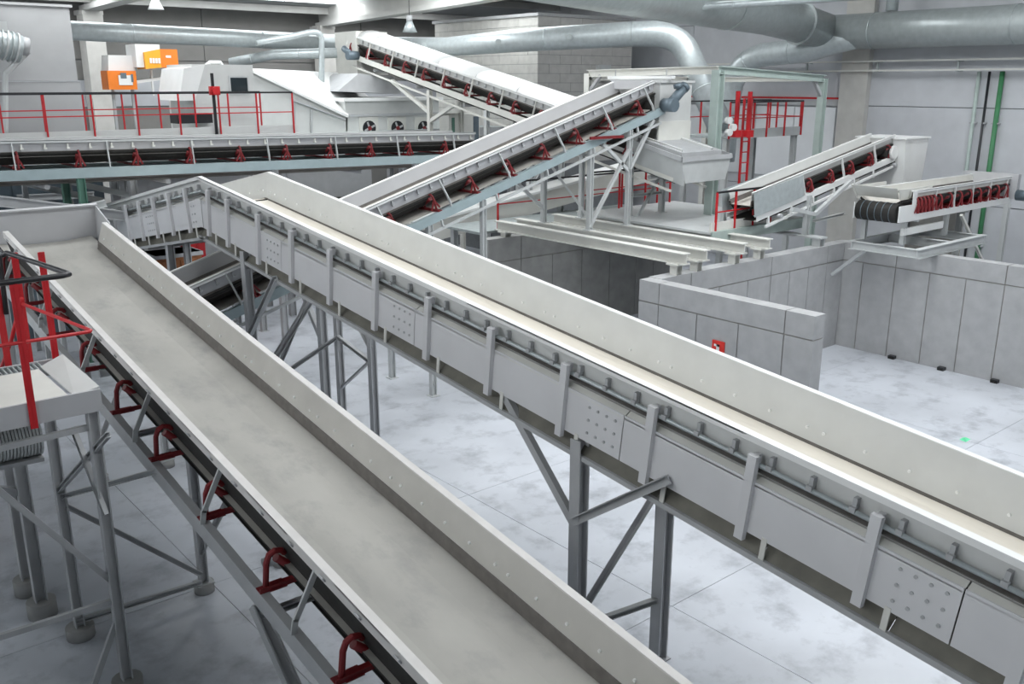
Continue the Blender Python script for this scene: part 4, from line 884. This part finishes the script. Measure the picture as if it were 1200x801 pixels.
# block building
bx, by = 20.9, 23.7
Bk = thing('block_building', 'pale blockwork building behind the crossing conveyors', 'building', (bx, by, 0))
MB(Bk).mm((bx + .02, by + .02, 0), (25.4, 29.5, 8.2)).build('core', 'joint', Bk)
ch_ = .30; nz = 27
me1 = {}
for k in range(nz):
    z0, z1 = k * ch_ + .006, (k + 1) * ch_ - .006
    if z1 < 3.3: continue
    off = .5 if k % 2 else 0
    y = by
    n = 6
    for j in range(n + 1):
        a, b = max(by, by + (j - off) * 1.0), min(29.5, by + (j + 1 - off) * 1.0)
        if b - a > .05: MB(Bk).mm((bx, a + .006, z0), (bx + .1, b - .006, z1)).build('block', 'block_lit', Bk)
    for j in range(6):
        a, b = max(bx, bx + (j - off) * 1.0), min(25.4, bx + (j + 1 - off) * 1.0)
        if b - a > .05: MB(Bk).mm((a + .006, by, z0), (b - .006, by + .1, z1)).build('block', 'block_shade', Bk)
MB(Bk).mm((bx - .05, by - .05, 8.1), (25.5, 29.6, 8.2)).build('coping', 'concrete', Bk)
MB(Bk).mm((23.6, by - .25, 6.15), (24.1, by, 6.6)).build('junction_box', 'frame_lt', Bk)
# door / cabinet seen at its foot
cbn = thing('electrical_cabinet', 'white cabinet with dark strip in front of the blockwork', 'cabinet', tuple(onY(550, 190, 23.0)))
k0, k1 = onY(527, 185, 23.0), onY(562, 133, 23.0)
MB(cbn).mm((k0.x, 23.0, 2.8), (k1.x, 23.5, k1.z)).build('body', 'offwhite', cbn)
MB(cbn).mm((k1.x - .25, 22.98, 2.9), (k1.x - .05, 23.0, k1.z - .08)).build('vent_strip', 'motor', cbn)
MB(cbn).mm((k0.x + .1, 22.98, 2.9), (k0.x + .2, 23.0, k1.z - .1)).build('edge_strip', 'green_dk', cbn)

# pendant lamp
p = onZ(480, 31, 7.75) if False else deep(480, 31, 30)
ld = thing('pendant_lamp', 'bell-shaped industrial pendant lamp hanging below the roof beam', 'lamp', tuple(p), group='pendant lamps')
MB(ld).tube(p + Vector((0, 0, -.18)), p + Vector((0, 0, .16)), .24, 18, .09).build('shade', 'galv', ld, smooth=True)
MB(ld).tube(p + Vector((0, 0, .16)), p + Vector((0, 0, .34)), .10, 12).build('ballast', 'frame', ld, smooth=True)
MB(ld).tube(p + Vector((0, 0, .34)), p + Vector((0, 0, 1.3)), .012, 6).build('cord', 'black', ld)
p = deep(182, 3, 30)
ld = thing('pendant_lamp', 'pale lamp fitting at the top edge under the bright skylight', 'lamp', tuple(p), group='pendant lamps')
MB(ld).tube(p + Vector((0, 0, -.22)), p + Vector((0, 0, .1)), .26, 18, .10).build('shade', 'white', ld, smooth=True)
MB(ld).tube(p + Vector((0, 0, .1)), p + Vector((0, 0, .25)), .1, 12).build('ballast', 'frame', ld)

# ------------------------------------------------------------------ clutter under the background conveyors
def cabinet(label, x0, y0, z0, x1, y1, z1, m, name='machine_block'):
    r = thing(name, label, 'machine', ((x0 + x1) / 2, y0, z0))
    MB(r).mm((x0, y0, z0), (x1, y1, z1)).build('body', m, r)
    MB(r).mm((x0 - .03, y0 - .03, z1 - .08), (x1 + .03, y1, z1)).build('top_trim', 'frame', r)
    MB(r).mm((x0 + .1, y0 - .02, z0 + .1), ((x0 + x1) / 2 - .02, y0, z1 - .15)).build('door', m, r)
    MB(r).mm(((x0 + x1) / 2 + .02, y0 - .02, z0 + .1), (x1 - .1, y0, z1 - .15)).build('door', m, r)
    return r
cabinet('long grey machine housing behind the level conveyor legs', 7.7, 24.7, 0, 15.0, 26.0, 4.2, 'frame')
cabinet('dark machine block below the hopper tower', 2.8, 24.0, 0, 6.9, 25.4, 4.0, 'motor')
q = onY(183, 300, 20.0); cabinet('rusty brown pallet box under the middle conveyor crest', q.x, 20.0, 0, q.x + 1.0, 20.8, q.z, 'brown', 'pallet_box')
q = onY(217, 272, 21.5); cabinet('slim red machine frame under the middle conveyor crest', q.x, 21.5, 0, q.x + .45, 21.9, q.z, 'red', 'machine_post')
cabinet('white cabinet far under the steep conveyor', 12.2, 21.6, 0, 14.8, 22.4, 3.0, 'offwhite', 'cabinet_block')
# cross beams under E
for i, (a, b, m_) in enumerate((((2.5, 19.4, 3.1), (6.2, 20.8, 3.15), 'frame'), ((3.4, 19.9, 3.9), (6.4, 19.2, 3.3), 'frame'), ((3.0, 22.3, 2.6), (9.5, 22.6, 2.9), 'frame'))):
    r = thing('steel_beam', ['dark grey steel beam low under the level conveyor', 'sloping grey steel beam meeting the green leg under the level conveyor', 'grey steel beam far behind the middle conveyor crest'][i], 'beam', a, group='beams under the level conveyor')
    MB(r).ibeam(a, b, .16, .2, .02).build('girder', m_, r)
    MB(r).ibeam((a[0], a[1], 0), (a[0], a[1], a[2] - .1), .14, .14, .02, up=(1, 0, 0)).build('leg', m_, r)
for i, (pa, pb, yy, lab) in enumerate((((28, 214), (122, 236), 21.6, 'thin grey bar sloping down towards the green leg'), ((80, 212), (165, 232), 23.3, 'pale grey bar behind the crest, below the level conveyor'), ((55, 256), (124, 238), 19.2, 'light grey bar rising to the green leg'), ((20, 232), (110, 228), 22.8, 'grey level bar left of the green leg'))):
    a, b = onY(*pa, yy), onY(*pb, yy); r = thing('steel_bar', lab, 'beam', a, group='bars under the level conveyor')
    MB(r).ibeam(a, b, .12, .14, .02).build('girder', ['frame', 'frame_lt', 'frame_lt', 'frame'][i], r)
    MB(r).ibeam((a.x, a.y, 0), (a.x, a.y, a.z), .1, .1, .014, up=(1, 0, 0)).build('leg', 'frame', r)
# long sloping pale conveyor housing behind C (low)
hz = thing('screw_housing', 'pale sloping enclosed conveyor housing behind the trestle legs', 'conveyor', (15, 18.6, 1.0))
MB(hz).bar((12.8, 19.2, 2.35), (20.4, 17.6, 3.75), .7, .5).build('casing', 'offwhite', hz)
MB(hz).bar((12.8, 19.2, 2.63), (20.4, 17.6, 4.03), .8, .06).build('lid', 'white', hz)
for x, y, z in ((13.5, 19.0, 2.2), (17.0, 18.3, 2.8), (19.8, 17.7, 3.3)): MB(hz).ibeam((x, y, 0), (x, y, z), .12, .12, .014, up=(1, 0, 0)).build('leg', 'frame_lt', hz)
# railed floor behind the dark bay
bf = thing('walkway', 'low walkway with red railing behind the skid beams', 'walkway', (16, 17.0, 2.6))
MB(bf).mm((13.0, 16.75, 2.6), (19.3, 18.2, 2.66)).build('deck', 'grating', bf)
railing(bf, ((13.6, 16.8), (19.2, 16.8)), 2.66, 3.75, 4)
for x in (13.2, 16.2, 19.1): MB(bf).ibeam((x, 18.0, 0), (x, 18.0, 2.6), .14, .14, .016, up=(1, 0, 0)).build('leg', 'frame_lt', bf)

# small things on the floor of the pale bunker
for i, (a_, b_) in enumerate(((1050, 418), (1109, 431), (1172, 445))):
    q = onZ(a_, b_, 0); r = thing('drain_outlet', ['black drain outlet at the foot of the back bunker wall, furthest left', 'black drain outlet at the foot of the back bunker wall, middle one', 'black drain outlet at the foot of the back bunker wall, furthest right'][i], 'drain', (19.38, q.y, 0), group='drain outlets')
    MB(r).mm((19.28, q.y - .07, 0), (19.40, q.y + .07, .07)).build('body', 'black', r)
    MB(r).mm((19.26, q.y - .05, .01), (19.28, q.y + .05, .05)).build('mouth', 'rubber', r)
q = onZ(1131, 515, 0)
r = thing('green_spot', 'small bright green scrap on the bunker floor', 'spot', (q.x, q.y, 0))
MB(r).add([(q.x - .1, q.y - .06, 0), (q.x + .1, q.y - .05, 0), (q.x + .08, q.y + .08, 0), (q.x - .07, q.y + .07, 0), (q.x - .03, q.y, .05), (q.x + .05, q.y + .01, .03)], [(0, 1, 5, 4), (1, 2, 5), (2, 3, 4, 5), (3, 0, 4), (0, 3, 2, 1)]).build('spot', 'mint', r)  # small raised green spot, its nature left open
